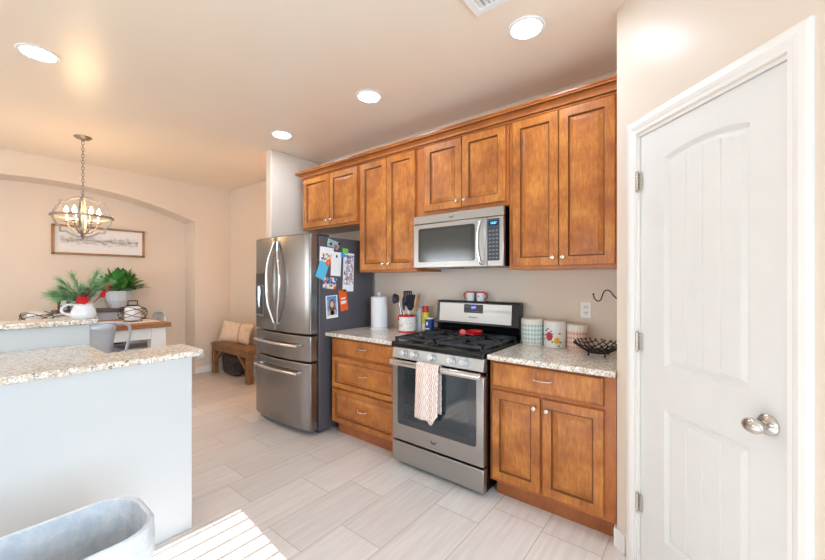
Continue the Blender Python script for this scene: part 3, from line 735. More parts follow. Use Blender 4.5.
def text(body, size, loc, rot, mat, parent, name, ext=.0003):
    cu = bpy.data.curves.new(name, 'FONT'); cu.body = body; cu.size = size; cu.align_x = 'CENTER'; cu.align_y = 'CENTER'; cu.extrude = ext
    cu.materials.append(mat); o = bpy.data.objects.new(name, cu); COL.objects.link(o); bpy.context.view_layer.update()
    me = bpy.data.meshes.new_from_object(o.evaluated_get(bpy.context.evaluated_depsgraph_get())); bpy.data.objects.remove(o)
    o = bpy.data.objects.new(name, me); COL.objects.link(o); o.location = loc; o.rotation_euler = rot; o.parent = parent; return o
text('10:07', .02, (-1.483 + G, yb(1.163) - .0025, 1.163), (PI / 2 - .08, 0, 0), M['digit'], cp, 'digits')
text('Whirlpool', .019, (-1.485 + G, yb(1.082) - .001, 1.082), (PI / 2 - .08, 0, 0), M['dark_plastic'], bgd, 'wordmark')
mb = MB()
for i in range(4): mb.box(-1.56 + G + i * .01, -1.553 + G + i * .01, yb(1.15) - .003, yb(1.15), 1.165, 1.169)
mb.build('buttons', M['grey_plastic'], cp); mb = MB()
for i in range(12): mb.box(-1.56 + G + i * .0128, -1.551 + G + i * .0128, yb(1.12) - .003, yb(1.13), 1.127, 1.132)
mb.build('buttons', M['grey_plastic'], cp)
def swirl(x, y, z, s, parent):
    mb = MB(); mb.tube([(x + s * .5 * math.cos(a) * (1 - .3 * i / 10), y, z + s * .22 * math.sin(a)) for i, a in ((i, 2.6 + i * .42) for i in range(11))], s * .03, 5)
    mb.tube([(x - s * .5, y, z + s * .18), (x - s * .12, y, z - s * .18), (x, y, z + s * .05), (x + s * .14, y, z - s * .16), (x + s * .5, y, z + s * .22)], s * .035, 5)
    mb.build('emblem', M['dark_plastic'], parent)
swirl(0, 2.1, .255, .05, od)

# towel on the oven handle
def tw(u, v):
    L = .36 + .395; s = v * L
    x = (u - .5) * (.185 + .02 * max(0, (s - .3) / L)) + .012 * max(0, (s - .36) / .4) * -1
    wav = .006 * math.sin(u * 11 + 1) * min(1, abs(s - .33) * 5)
    if s < .33: y = 2.086 + .003 * math.sin(u * 9); z = .802 - (.33 - s); z = max(z, .47)
    elif s < .375:
        a = (s - .33) / .045 * PI; y = 2.069 + .0185 * math.cos(a); z = .802 + .0125 * math.sin(a)
    else:
        y = 2.0485 + wav - .005; z = .802 - (s - .375)
        z -= .03 * (u > .55) * math.sin((u - .55) / .3 * PI if u < .85 else 0) * max(0, (s - .4) / .4)
        if u > .8: y += .006; z += .05 * max(0, (s - .4) / .4) * (u - .8) / .2
    return (x, y, z)
mb = MB().grid(tw, 26, 44)
tag(mb.build('dish_towel', M['towel'], loc=(-1.487, 0, 0), solid=.003), 'white and peach maze patterned towel hanging on the oven handle', 'towel')

# mugs on the backguard
def mug(loc, rz, label):
    t = thing('mug', label, 'mug', loc, rz, None)
    MB().lathe([(.0001, 0), (.031, 0), (.034, .004), (.036, .074), (.033, .074), (.031, .008), (.0001, .006)], 24).build('cup', M['white'], t)
    MB().lathe([(.0358, .068), (.0372, .072), (.0362, .077), (.033, .077), (.0325, .07)], 24).build('rim', M['red'], t)
    MB().tube([(.034, 0, .062), (.046, 0, .064), (.058, 0, .054), (.06, 0, .038), (.052, 0, .02), (.035, 0, .014)], .006, 8).build('handle', M['red'], t)
    MB().lathe([(.006, 0), (.0001, .001)], 12, (0, 0, 0), axis='y').xf(Matrix.Translation((-.0, -.0352, .04))).build('print', M['slot'] if rz == 0 else M['pink'], t)
    return t
mug((-1.54, 2.742, 1.2155), PI, 'left of two white mugs on the range backguard, red handle turned left')
mug((-1.442, 2.742, 1.2155), 0, 'right of two white mugs on the range backguard, red handle turned right')
# red spoon rest on the grates
t = thing('spoon_rest', 'red bowl-shaped spoon rest lying on the range grates', 'spoon rest', (-1.385, 2.535, .9635))
MB().lathe([(.0001, 0), (.035, 0), (.055, .012), (.064, .034), (.06, .036), (.05, .016), (.03, .006), (.0001, .005)], 26).build('bowl', M['red'], t)
t = thing('measuring_scoop', 'small round coral scoop in front of the red spoon rest', 'scoop', (-1.435, 2.44, .9635))
MB().ball((0, 0, .026), .028, 16, sc=(1, .8, .92)).build('cup', M['pink'], t)
MB().tube([(.02, .012, .02), (.045, .03, .014), (.068, .045, .008)], .006, 8).build('handle', M['red'], t)

# ================================================================== MICROWAVE
MX0, MX1 = -1.862, -1.076; mc = (MX0 + MX1) / 2; mw = (MX1 - MX0) / 2
t = thing('microwave', 'over-the-range stainless microwave with dark window and curved handle', 'microwave', (mc, 0, 1.487)); G = -mc
B(-mw + .003, mw - .003, 2.41, YB - .002, 0, .42).build('case', M['black'], t, bev=.003)
vt = B(-mw, mw, 2.378, 2.412, .353, .418).build('vent_strip', M['steel_h'], t, bev=.004)
swirl(-.03, 2.377, .386, .04, vt)
dr_ = B(-mw, mw - .125, 2.378, 2.412, .0, .349).build('door', M['steel_h'], t, bev=.004)
rplate(-mw + .05, mw - .222, .045, .315, 2.3755, 2.379, .018).build('window', M['glass_edge'], dr_)
rplate(-mw + .08, mw - .250, .07, .292, 2.3748, 2.376, .012).build('mesh_glass', M['micro_glass'], dr_)
hx = mw - .158
pts = [(hx + .005, 2.378, .025), (hx, 2.35, .03), (hx - .012, 2.335, .09), (hx - .016, 2.33, .175), (hx - .012, 2.335, .26), (hx, 2.35, .32), (hx + .005, 2.378, .325)]
MB().tube(smoothpath(pts, 4), .017, 10, flat=(.6, 1)).build('handle', M['handle_steel'], dr_)
pn = B(mw - .123, mw, 2.378, 2.412, .0, .349).build('control_panel', M['steel_h'], t, bev=.004)
kp = rplate(mw - .118, mw - .03, .04, .335, 2.3755, 2.379, .006).build('keypad', M['dark_plastic'], pn)
B(mw - .106, mw - .042, 2.3745, 2.376, .288, .318).build('display', M['screen'], kp)
text('10:07', .022, (mw - .074, 2.3742, .303), (PI / 2, 0, 0), M['digit_cyan'], kp, 'digits')
mb = MB()
for r in range(8):
    for c in range(3): mb.box(mw - .109 + c * .026, mw - .093 + c * .026, 2.3742, 2.376, .055 + r * .027, .064 + r * .027)
mb.build('keys', M['grey_plastic'], kp)
B(-mw + .1, -mw + .35, 2.42, 2.6, -.006, 0).build('grease_filter', M['grey_plastic'], t)

# ================================================================== COUNTER ITEMS (left of the range)
ZK = .9165
t = thing('paper_towel_holder', 'white paper towel roll on upright holder beside the refrigerator', 'paper towel holder', (-2.48, 2.62, ZK))
MB().lathe([(.0001, 0), (.092, 0), (.092, .01), (.07, .016), (.0001, .016)], 28).build('base', M['white'], t)
MB().lathe([(.079, .017), (.081, .02), (.081, .308), (.078, .311), (.02, .311), (.02, .30)], 32).build('paper_roll', M['paper'], t)
mb = MB().tube([(0, 0, .012), (0, 0, .336)], .008, 10); mb.ball((0, 0, .34), .017, 12); mb.build('rod', M['white'], t)

CX, CY = -2.118, 2.61
t = thing('utensil_crock', 'white speckled utensil crock with red rims left of the range', 'crock', (CX, CY, ZK))
MB().lathe([(.0001, 0), (.076, 0), (.078, .006), (.078, .145), (.072, .145), (.072, .012), (.0001, .012)], 32).build('body', M['speckle'], t)
MB().lathe([(.0775, .0005), (.081, .004), (.081, .012), (.0775, .016)], 32).build('base_band', M['red'], t)
MB().lathe([(.0775, .14), (.081, .143), (.081, .15), (.077, .154), (.0705, .152), (.0705, .144)], 32).build('rim_band', M['red'], t)
lab = [(.079 * math.sin(a), -.079 * math.cos(a)) for a in (-.75, -.5, -.25, 0, .25)]
mb = MB(); N = len(lab); zz = [(.075, .085), (.06, .103), (.055, .108), (.06, .103), (.075, .085)]
mb.add([(x, y, z[0]) for (x, y), z in zip(lab, zz)] + [(x * 1.012, y * 1.012, z[1]) for (x, y), z in zip(lab, zz)], [(i, i + 1, N + i + 1, N + i) for i in range(N - 1)], 0, True); mb.build('label', plain('pale_pink_label', (240, 214, 214), .5), t, solid=.001)
mb = MB()
for k in range(5):
    a = -.72 + .05 * math.cos(k * 1.256); z = .128 + .011 * math.sin(k * 1.256); mb.ball((.08 * math.sin(a), -.08 * math.cos(a), z), .0095, 8)
mb.build('flower', M['red'], t)
def utensil(name, label, cat, tip, head, mat, hmat=None, foot=(0, 0)):
    # root inside the crock, leaning out to the tip
    f = Vector((foot[0], foot[1], .014)); tp = Vector(tip); d = (tp - f).normalized()
    t = thing(name, label, cat, (CX, CY, ZK))
    MB().tube([f, f + (tp - f) * .5, tp], [.005, .0045, .006], 8).build('handle', hmat or M['handle_steel'], t)
    q = d.to_track_quat('Z', 'Y').to_matrix().to_4x4(); mb = MB(); head(mb); mb.xf(Matrix.Translation(tp) @ q @ Matrix.Scale(1.3, 4)); mb.build('head', mat, t)
def h_ladle(mb):
    mb.lathe([(.0001, -.002), (.026, .006), (.036, .03), (.036, .038), (.033, .038), (.03, .028), (.0001, .008)], 18)
    mb.xf(Matrix.Translation((0, 0, .03)) @ Matrix.Rotation(math.radians(80), 4, 'X'))
def h_spoon(mb): mb.ball((0, 0, .045), .05, 14, sc=(.62, .16, 1))
def h_spat(mb):
    mb.prism([(-.012, -.005), (.012, -.005), (.037, .03), (.037, .10), (.03, .106), (-.03, .106), (-.037, .10), (-.037, .03)], 'y', -.003, .003)
def h_slot(mb):
    for x in (-.03, -.015, 0, .015, .03): mb.box(x - .0042, x + .0042, -.003, .003, .02, .1)
    mb.box(-.034, .034, -.003, .003, .0, .024); mb.box(-.034, .034, -.003, .003, .096, .106)
def h_blade(mb): mb.prism([(-.012, -.01), (.012, -.01), (.03, .05), (.034, .1), (.018, .125), (-.02, .1), (-.026, .05)], 'y', -.006, .006)
utensil('ladle', 'dark round ladle leaning left in the utensil crock', 'utensil', (-.066, -.03, .262), h_ladle, M['silicone'], foot=(-.03, -.015))
utensil('slotted_turner', 'dark slotted turner standing upright in the utensil crock', 'utensil', (-.022, .04, .235), h_slot, M['silicone'], foot=(-.008, .035))
utensil('serving_spoon', 'dark oval serving spoon in front in the utensil crock', 'utensil', (.0, -.05, .20), h_spoon, M['silicone'], foot=(.004, -.045))
utensil('turner', 'dark solid turner leaning right in the utensil crock', 'utensil', (.045, -.012, .205), h_spat, M['silicone'], foot=(.03, -.008))
utensil('wooden_spatula', 'pale wooden spatula leaning far right in the utensil crock', 'utensil', (.068, .035, .20), h_blade, M['wood_spoon'], M['wood_spoon'], foot=(.04, .03))
utensil('red_spatula', 'thin utensil with white and red tip leaning far left in the crock', 'utensil', (-.082, .014, .19), lambda mb: mb.ball((0, 0, .012), .014, 10, sc=(.7, .4, 1.4)), M['white_matte'], M['red'], foot=(-.05, .02))
t = thing('tall_canister', 'tall plain grey-white tin behind the utensil crock', 'canister', (-2.068, 2.742, ZK))
MB().lathe([(.0001, 0), (.053, 0), (.054, .003), (.054, .21), (.05, .213), (.0001, .213)], 28).build('body', M['grey_can'], t)
MB().lathe([(.0545, .19), (.056, .192), (.056, .218), (.052, .221), (.0001, .221)], 28).build('lid', M['grey_can'], t)
t = thing('spray_can', 'yellow can with red cap beside the utensil crock', 'can', (-1.985, 2.71, ZK))
MB().lathe([(.0001, 0), (.030, 0), (.031, .004), (.031, .17), (.024, .185)], 22).build('body', M['yellow'], t)
MB().lathe([(.026, .178), (.0285, .18), (.0285, .232), (.025, .236), (.0001, .236)], 22).build('cap', M['red'], t)
MB().lathe([(.0313, .02), (.0316, .022), (.0316, .075), (.0313, .077)], 22).build('label_band', M['white_matte'], t)
t = thing('salt_canister', 'navy blue round canister with white lid left of the range', 'canister', (-1.925, 2.69, ZK))
MB().lathe([(.0001, 0), (.041, 0), (.041, .125), (.0001, .125)], 26).build('body', M['blue_label'], t)
MB().lathe([(.0415, .125), (.042, .127), (.042, .134), (.04, .136), (.0001, .136)], 26).build('lid', M['white'], t)
mb = MB()
for r, w_, z0, z1 in ((.0416, .5, .035, .046),):
    pts = [(r * math.sin(a), -r * math.cos(a)) for a in [-.6 + 1.2 * i / 8 for i in range(9)]]
    mb.add([(x, y, z0) for x, y in pts] + [(x, y, z1) for x, y in pts], [(i, i + 1, 10 + i, 9 + i) for i in range(8)])
mb.build('label_stripe', M['white_matte'], t)
MB().ball((.0, -.0405, .085), .014, 12, sc=(.75, .12, 1.4)).build('label_figure', M['white_matte'], t)
t = thing('salt_shaker', 'tiny white and pink shaker against the range backguard', 'shaker', (-1.90, 2.755, ZK))
MB().lathe([(.0001, 0), (.017, 0), (.016, .05), (.0165, .052)], 16).build('base', M['pink'], t)
MB().lathe([(.0165, .05), (.0175, .075), (.018, .088), (.0001, .09)], 16).build('top', M['white'], t)

# canisters and basket (right of the range)
def canister(name, label, x, r, h, mat, flowers=False):
    t = thing(name, label, 'canister', (x, 2.695, ZK))
    body = MB().lathe([(.0001, 0), (r * .96, 0), (r, .005), (r, h), (r * .95, h + .004), (r * .95, h)], 40).build('body', mat, t)
    MB().lathe([(r * .955, h - .006), (r * .955, h + .006), (r * .9, h + .009), (.0001, h + .009)], 32).build('lid', M['cream'], t)
    if flowers:
        def on(a, z, d=0): return ((r + d) * math.sin(a), -(r + d) * math.cos(a), z)
        mb = MB()
        for k in range(7):
            a0, z0 = -.22 + .17 * math.cos(k * .9), .078 + .02 * math.sin(k * .9); mb.ball(on(a0, z0), .0125, 10, sc=(1, .45, 1))
        mb.ball(on(-.22, .078, .002), .014, 10, sc=(1, .4, 1)); mb.build('pink_flower', plain('rose_paint', (206, 62, 84), .4, var=.25, scale=90), body)
        mb = MB()
        for k in range(6): mb.ball(on(.42 + .12 * math.cos(k * 1.05), .052 + .013 * math.sin(k * 1.05)), .011, 10, sc=(1, .45, 1))
        mb.ball(on(.42, .052, .002), .013, 10, sc=(1, .4, 1)); mb.build('yellow_flower', plain('yellow_paint', (244, 186, 20), .4, var=.15, scale=90), body)
        mb = MB()
        for a, z, s in ((-.52, .118, .9), (-.62, .085, .8), (-.05, .115, .7), (.08, .04, .8), (.72, .04, .9), (.66, .10, .9), (.05, .095, .7), (-.35, .13, .7), (.6, .015, .8), (-.68, .055, .7)):
            mb.ball(on(a, z), .0115 * s, 8, sc=(1, .4, .55))
        mb.build('painted_leaves', plain('sage_paint', (70, 130, 76), .5, var=.2, scale=90), body)
    return t
canister('ceramic_canister', 'largest ceramic canister with teal gingham pattern beside the range', -.992, .08, .183, M['gingham'])
canister('ceramic_canister', 'white ceramic canister painted with pink and yellow flowers', -.826, .0775, .178, M['white'], True)
canister('ceramic_canister', 'smallest ceramic canister with red geometric pattern behind the wire basket', -.678, .066, .162, M['geo'])

t = thing('fruit_basket', 'black wire fruit basket with curled hook on the right counter', 'basket', (-.512, 2.53, ZK))
mb = MB(); R0 = .14; zf = lambda r: .014 + .055 * (r / R0) ** 2
for fam in range(2):
    for k in range(-4, 5):
        o = k * .0325; half = math.sqrt(max(.0, R0 ** 2 - o * o)) + .012; pts = []
        for i in range(15):
            s = -half + 2 * half * i / 14; a = math.radians(45 + 90 * fam); x = s * math.cos(a) - o * math.sin(a); y = s * math.sin(a) + o * math.cos(a)
            pts.append((x * .93, y, zf(math.hypot(s, o)) + fam * .005))
        mb.tube(pts, .0033, 6)
        for p in (pts[0], pts[-1]): mb.ball(p, .0058, 8)
mb.build('wire_bowl', M['iron'], t)
mb = MB(); mb.tube([(.07 * math.cos(2 * PI * i / 28) * .93, .07 * math.sin(2 * PI * i / 28), .026) for i in range(28)], .004, 6, closed=True)
mb.build('wire_ring', M['iron'], t)
for a in (45, 135, 225, 315):
    x, y = .07 * math.cos(math.radians(a)) * .93, .07 * math.sin(math.radians(a)); mb = MB().tube([(x, y, .028), (x, y, .008)], .004, 6); mb.ball((x, y, .0075), .007, 8); mb.build('foot', M['iron'], t)
hk = [(.125, .06, .06), (.14, .10, .2), (.135, .12, .30), (.11, .13, .335), (.07, .13, .365), (.045, .13, .40), (.022, .13, .407), (.004, .13, .39), (-.011, .13, .345), (-.028, .13, .335), (-.048, .13, .35), (-.056, .13, .38)]
mb = MB().tube(smoothpath(hk, 5), .0038, 8); mb.ball(hk[-1], .0065, 8); mb.build('hanger_hook', M['iron'], t)

# outlets
def outlet(label, loc, rz, plug=False):
    t = thing('wall_outlet', label, 'outlet', loc, rz)
    B(-.036, .036, -.006, 0, -.058, .058).build('cover_plate', M['outlet'], t, bev=.002)
    for z in (.02, -.02):
        MB().prism(rrect(-.017, .017, z - .014, z + .014, .006, 3), 'y', -.008, -.005).build('receptacle', M['white'], t)
        mb = MB()
        for x in (-.006, .006): mb.box(x - .0012, x + .0012, -.0088, -.007, z - .004, z + .006)
        mb.build('slots', M['slot'], t)
    return t
outlet('white duplex outlet on the wall above the right counter', (-.645, YB - .0005, 1.178), 0)
outlet('white outlet low on the wall beside the bench', (XL + .0005, 2.36, .27), -PI / 2 + PI)
t = thing('plug_in_freshener', 'white plug-in device low on the wall beside the bench', 'plug-in device', (XL + .01, 2.36, .255), PI / 2)
MB().ball((0, -.03, 0), .04, 14, sc=(1, .7, .8)).build('body', M['outlet'], t)
B(-.02, .02, -.012, .0, -.02, .02).build('plug', M['outlet'], t)

# ================================================================== CEILING FIXTURES
def downlight(x, y, label, lens='lens'):
    t = thing('recessed_light', label, 'ceiling light', (x, y, ZC), 0, 'recessed ceiling lights')
    MB().lathe([(.078, -.001), (.082, -.008), (.098, -.006), (.102, -.0005)], 36).build('trim_ring', M['trim'], t)
    MB().lathe([(.0001, -.003), (.08, -.003), (.08, -.0005)], 32).build('lens', M[lens], t)
    return t
downlight(-.774, 2.01, 'large round recessed light nearest the pantry wall')
downlight(-2.01, 2.01, 'recessed ceiling light above the range side, middle of the row along the cabinets')
downlight(-3.20, 2.015, 'recessed ceiling light farthest along the cabinets, near the refrigerator stub wall')
downlight(-3.24, .355, 'recessed ceiling light alone on the left, above the peninsula')
M['added_warm_lens'] = emit('added_warm_lens', (255, 170, 76), 120)
downlight(-4.10, 2.50, 'added unseen warm fill light behind the refrigerator stub wall', 'added_warm_lens')  # unseen extra lamp, added only to warm the hall wall
t = thing('ceiling_vent', 'white louvred air vent in the ceiling at the top edge', 'vent', (-.775, 1.60, ZC))
mb = MB(); w_, d_ = .165, .145
for a in ((-w_, w_, -d_, -d_ + .035), (-w_, w_, d_ - .035, d_), (-w_, -w_ + .035, -d_ + .0351, d_ - .0351), (w_ - .035, w_, -d_ + .0351, d_ - .0351)): mb.box(*a, -.012, -.0005)
mb.build('frame', M['trim'], t)
mb = MB()
for k in range(9):
    x = -.11 + k * .0275; mb.add([(x - .011, -.115, -.003), (x + .009, -.115, -.010), (x + .009, .115, -.010), (x - .011, .115, -.003)], [(0, 1, 2, 3)])
mb.build('louvres', M['trim'], t, solid=.0015)
B(-.125, .125, -.115, .115, -.002, -.0005).build('duct_opening', M['grey_can'], t)

# chandelier
t = thing('chandelier', 'nickel quatrefoil cage chandelier with six candle bulbs hanging over the dining table', 'chandelier', (-4.80, .835, ZC))
MB().lathe([(.07, -.0005), (.07, -.006), (.05, -.02), (.015, -.03), (.012, -.04)], 24).build('canopy', M['nickel'], t)
mb = MB(); zc = -.042
for k in range(17):
    a = 0 if k % 2 else PI / 2; pts = []
    for i in range(12):
        q = 2 * PI * i / 12; pts.append((.010 * math.cos(q) * math.cos(a), .010 * math.cos(q) * math.sin(a), zc - .018 - k * .031 + .021 * math.sin(q)))
    mb.tube(pts, .0028, 6, closed=True)
mb.build('chain', M['nickel'], t)
zo = -.79   # centre of the cage
quat = []
def qarc(c, r, a0, a1, n=7): return [(c[0] + r * math.cos(math.radians(a0 + (a1 - a0) * i / n)), c[1] + r * math.sin(math.radians(a0 + (a1 - a0) * i / n))) for i in range(n + 1)]
def sagarc(p, q, sag, n=8):
    p, q = Vector(p), Vector(q); d = (q - p); nn = Vector((d.y, -d.x)).normalized(); return [tuple(p + d * (i / n) + nn * sag * (1 - (2 * i / n - 1) ** 2)) for i in range(n + 1)]
QS = .80
quat = sagarc((-.15, .165), (.15, .165), -.055) + [(.205, .165)] + sagarc((.205, .125), (.205, -.125), -.065) + [(.205, -.165)] + sagarc((.15, -.165), (-.15, -.165), -.055) + [(-.205, -.165)] + sagarc((-.205, -.125), (-.205, .125), -.065) + [(-.205, .165)]
quat = [(x * QS, z * QS * 1.12) for x, z in quat]
for k, az in enumerate((74, 164)):
    a = math.radians(az); mb = MB().tube([(x * math.cos(a) * (1 - .04 * k), x * math.sin(a) * (1 - .04 * k), zo + z * (1 - .04 * k)) for x, z in quat], .0135, 4, closed=True); mb.build('cage_frame', M['nickel'], t)
mb = MB(); n_ = 48
for r0, r1, z0, z1 in ((.234, .240, -.011, .011),):
    vs = []
    for i in range(n_):
        a = 2 * PI * i / n_
        for r, z in ((r0, z0), (r1, z0), (r1, z1), (r0, z1)): vs.append((r * math.cos(a), r * math.sin(a), zo + z))
    mb.add(vs, [(i * 4 + k, ((i + 1) % n_) * 4 + k, ((i + 1) % n_) * 4 + (k + 1) % 4, i * 4 + (k + 1) % 4) for i in range(n_) for k in range(4)], 0, True)
mb.build('ring_band', M['nickel'], t)
mb = MB().tube([(0, 0, zo - .205), (0, 0, zo + .205)], .009, 10); mb.ball((0, 0, zo - .205), .013, 10); mb.tube([(.013 * math.cos(i * .6), 0, zo + .215 + .016 * math.sin(i * .6)) for i in range(11)], .003, 6, closed=True); mb.build('stem', M['nickel'], t)
for k in range(6):
    a = math.radians(20 + k * 60); ca, sa = math.cos(a), math.sin(a)
    ar = MB().tube(smoothpath([(0, 0, zo - .15), (.05 * ca, .05 * sa, zo - .155), (.10 * ca, .10 * sa, zo - .105), (.12 * ca, .12 * sa, zo - .05)], 4), .006, 8)
    ar.lathe([(.006, -.06), (.022, -.055), (.022, -.05), (.0001, -.05)], 14, (.12 * ca, .12 * sa, zo)); arm = ar.build('arm', M['nickel'], t)
    MB().lathe([(.011, -.05), (.011, .02), (.0001, .02)], 12, (.12 * ca, .12 * sa, zo)).build('candle_sleeve', M['candle'], arm)
    MB().lathe([(.007, .02), (.014, .035), (.0165, .05), (.013, .068), (.006, .088), (.0001, .1)], 12, (.12 * ca, .12 * sa, zo)).build('bulb', M['bulb'], arm)
pl = light('chandelier_glow', 'POINT', (0, 0, zo + .05), 15, (1, .66, .33), shadow_soft_size=.12); pl.parent = t

# ================================================================== DINING AREA
# framed print on the niche wall
t = thing('framed_print', 'wide framed grey landscape print on the niche wall above the console', 'picture', (XW + .0005, 1.27, 1.895))
mb = MB(); a_, b_ = .475, .185
for q in ((-a_, a_, b_ - .025, b_), (-a_, a_, -b_, -b_ + .025), (-a_, -a_ + .025, -b_, b_), (a_ - .025, a_, -b_, b_)): mb.box(0, .03, *q)
mb.build('frame', M['oak'], t, bev=.002); B(0, .012, -a_ + .02, a_ - .02, -b_ + .02, b_ - .02).build('mat_board', M['paper'], t)
B(.012, .0135, -.40, .40, -.085, .085).build('print', M['sketch'], t)

# console in the niche
KX0, KX1, KY0, KY1, KZ = XW + .01, -5.88, .79, 1.56, 1.02
t = thing('console_table', 'grey-blue console with dark plank top standing in the arched niche', 'console', ((KX0 + KX1) / 2, (KY0 + KY1) / 2, 0)); gx, gy = -(KX0 + KX1) / 2, -(KY0 + KY1) / 2
a_, b_ = (KX1 - KX0) / 2, (KY1 - KY0) / 2
B(-a_, a_, -b_, b_, KZ - .035, KZ).build('plank_top', M['dark_wood'], t, bev=.004)
B(-a_ + .01, a_ - .02, -b_ + .03, b_ - .03, KZ - .14, KZ - .035).build('apron', M['console'], t, bev=.003)
for x in (-a_ + .03, a_ - .04):
    for y in (-b_ + .05, b_ - .05): B(x - .022, x + .022, y - .022, y + .022, 0, KZ - .14).build('leg', M['console'], t)
B(-a_ + .01, a_ - .02, -b_ + .03, b_ - .03, .53, .56).build('shelf', M['console'], t)
B(-a_ + .01, a_ - .02, -b_ + .03, b_ - .03, .14, .17).build('shelf', M['console'], t)
kx = (KX0 + KX1) / 2
t = thing('storage_bin', 'navy fabric bin on the console shelf behind the dining table', 'bin', (kx + .01, 1.33, .5605)); B(-.13, .13, -.10, .10, 0, .28).build('body', M['navy'], t, bev=.012); B(-.125, .125, -.095, .095, .281, .29).build('lid', M['white_matte'], t, bev=.003)
t = thing('wicker_basket', 'brown wicker basket on the console shelf, left of the navy bin', 'basket', (kx + .01, 1.02, .5605)); MB().prism(rrect(-.12, .12, -.15, .15, .03), 'z', 0, .22).build('body', M['basket'], t, bev=.01)
MB().tube([(p[0], p[1], .225) for p in rrect(-.12, .12, -.15, .15, .03)], .012, 8, closed=True).build('rim', M['basket'], t)
# on the console: plant, jar, candlesticks
t = thing('potted_plant', 'leafy green plant in a pale faceted pot on the console', 'plant', (-6.06, 1.415, KZ + .0005))
fac8 = lambda k, h: 1.0 if k % 2 else .965
MB().lathe([(.0001, 0), (.085, 0), (.098, .018), (.132, .10), (.138, .225), (.129, .228), (.124, .19), (.0001, .185)], 20, fac=fac8, sm=False).build('pot', M['pot'], t)
MB().lathe([(.0001, .195), (.123, .192)], 18).build('soil', M['soil'], t)
mb = MB(); rnd = random.Random(3)
for k in range(120):
    a = rnd.random() * 2 * PI; el = math.radians(rnd.uniform(30, 88)); L = rnd.uniform(.26, .42) * (1 if el < 1.1 else .95); r0 = rnd.random() * .08
    base_ = Vector((r0 * math.cos(a), r0 * math.sin(a), .2)); d = Vector((math.cos(a) * math.cos(el), math.sin(a) * math.cos(el), math.sin(el)))
    side = d.cross(Vector((0, 0, 1))).normalized(); up = side.cross(d); wd = rnd.uniform(.036, .055); vs = []
    for i in range(7):
        q = i / 6; droop = -.35 * L * q * q * math.cos(el) - .03 * q; c = base_ + d * L * q + Vector((0, 0, droop)) + up * .0
        ww = .004 if q < .35 else wd * math.sin(PI * min(1, (q - .32) / .68)) ** .8 + .001
        vs += [c - side * ww + up * ww * .35, c, c + side * ww + up * ww * .35]
    vs = [Vector((max(p[0], -.17), p[1], max(p[2], .06))) for p in vs]
    mb.add(vs, [(3 * i + j, 3 * i + j + 1, 3 * i + j + 4, 3 * i + j + 3) for i in range(6) for j in (0, 1)], 0, True)
M['leaf_light'] = plain('leaf_light_green', (112, 172, 84), .38, var=.3, scale=14)
for i_ in range(len(mb.mi)): mb.mi[i_] = 1 if (i_ // 12) % 3 == 0 else 0
o = mb.build('foliage', [M['leaf'], M['leaf_light']], t, keep=True)
t = thing('ginger_jar', 'pale blue ceramic jar on the console, behind the white pitcher', 'jar', (-6.05, .945, KZ + .0005))
MB().lathe([(.0001, 0), (.05, 0), (.085, .04), (.095, .09), (.08, .14), (.05, .165), (.05, .18), (.04, .182), (.04, .165)], 24).build('body', M['jar_blue'], t)
MB().lathe([(.055, .182), (.055, .19), (.03, .21), (.012, .215), (.014, .23), (.0001, .238)], 20).build('lid', M['jar_blue'], t)
t = thing('candle_rack', 'small dark double post candle rack on the console end', 'candle holder', (-5.945, .86, KZ + .0005))
for y in (-.04, .045):
    mb = MB().lathe([(.022, 0), (.022, .012), (.009, .02), (.012, .05), (.009, .085), (.018, .095), (.02, .125), (.0001, .125)], 14, (0, y, 0)); mb.build('post', M['cone'], t)
MB().tube([(0, -.045, .062), (0, .05, .062)], .006, 8).build('crossbar', M['cone'], t)

# dining table
TX0, TX1, TY0, TY1, TZ = -5.62, -4.74, -.35, 1.585, .91
t = thing('dining_table', 'white farmhouse table with thick brown plank top under the chandelier', 'table', ((TX0 + TX1) / 2, (TY0 + TY1) / 2, 0)); a_, b_ = (TX1 - TX0) / 2, (TY1 - TY0) / 2
B(-a_, a_, -b_, b_, TZ - .048, TZ).build('plank_top', M['rustic'], t, bev=.004)
mb = MB(); mb.box(-a_ + .08, a_ - .06, b_ - .09, b_ - .06, TZ - .17, TZ - .0485); mb.box(-a_ + .08, a_ - .06, -b_ + .06, -b_ + .09, TZ - .17, TZ - .0485)
mb.box(a_ - .07, a_ - .04, -b_ + .06, b_ - .06, TZ - .17, TZ - .0485); mb.box(-a_ + .04, -a_ + .07, -b_ + .06, b_ - .06, TZ - .17, TZ - .0485); mb.build('apron', M['table_white'], t)
for sx in (-1, 1):
    for sy in (-1, 1):
        x, y = sx * (a_ - .095), sy * (b_ - .115); B(x - .07, x + .07, y - .07, y + .07, 0, TZ - .0485).build('leg', M['table_white'], t, bev=.006)
tag(B(-.20, .20, -.95, .925, 0, .004).build('table_runner', M['runner'], loc=(-5.13, .62, TZ + .0005)), 'pale linen runner laid along the brown table top', 'runner')
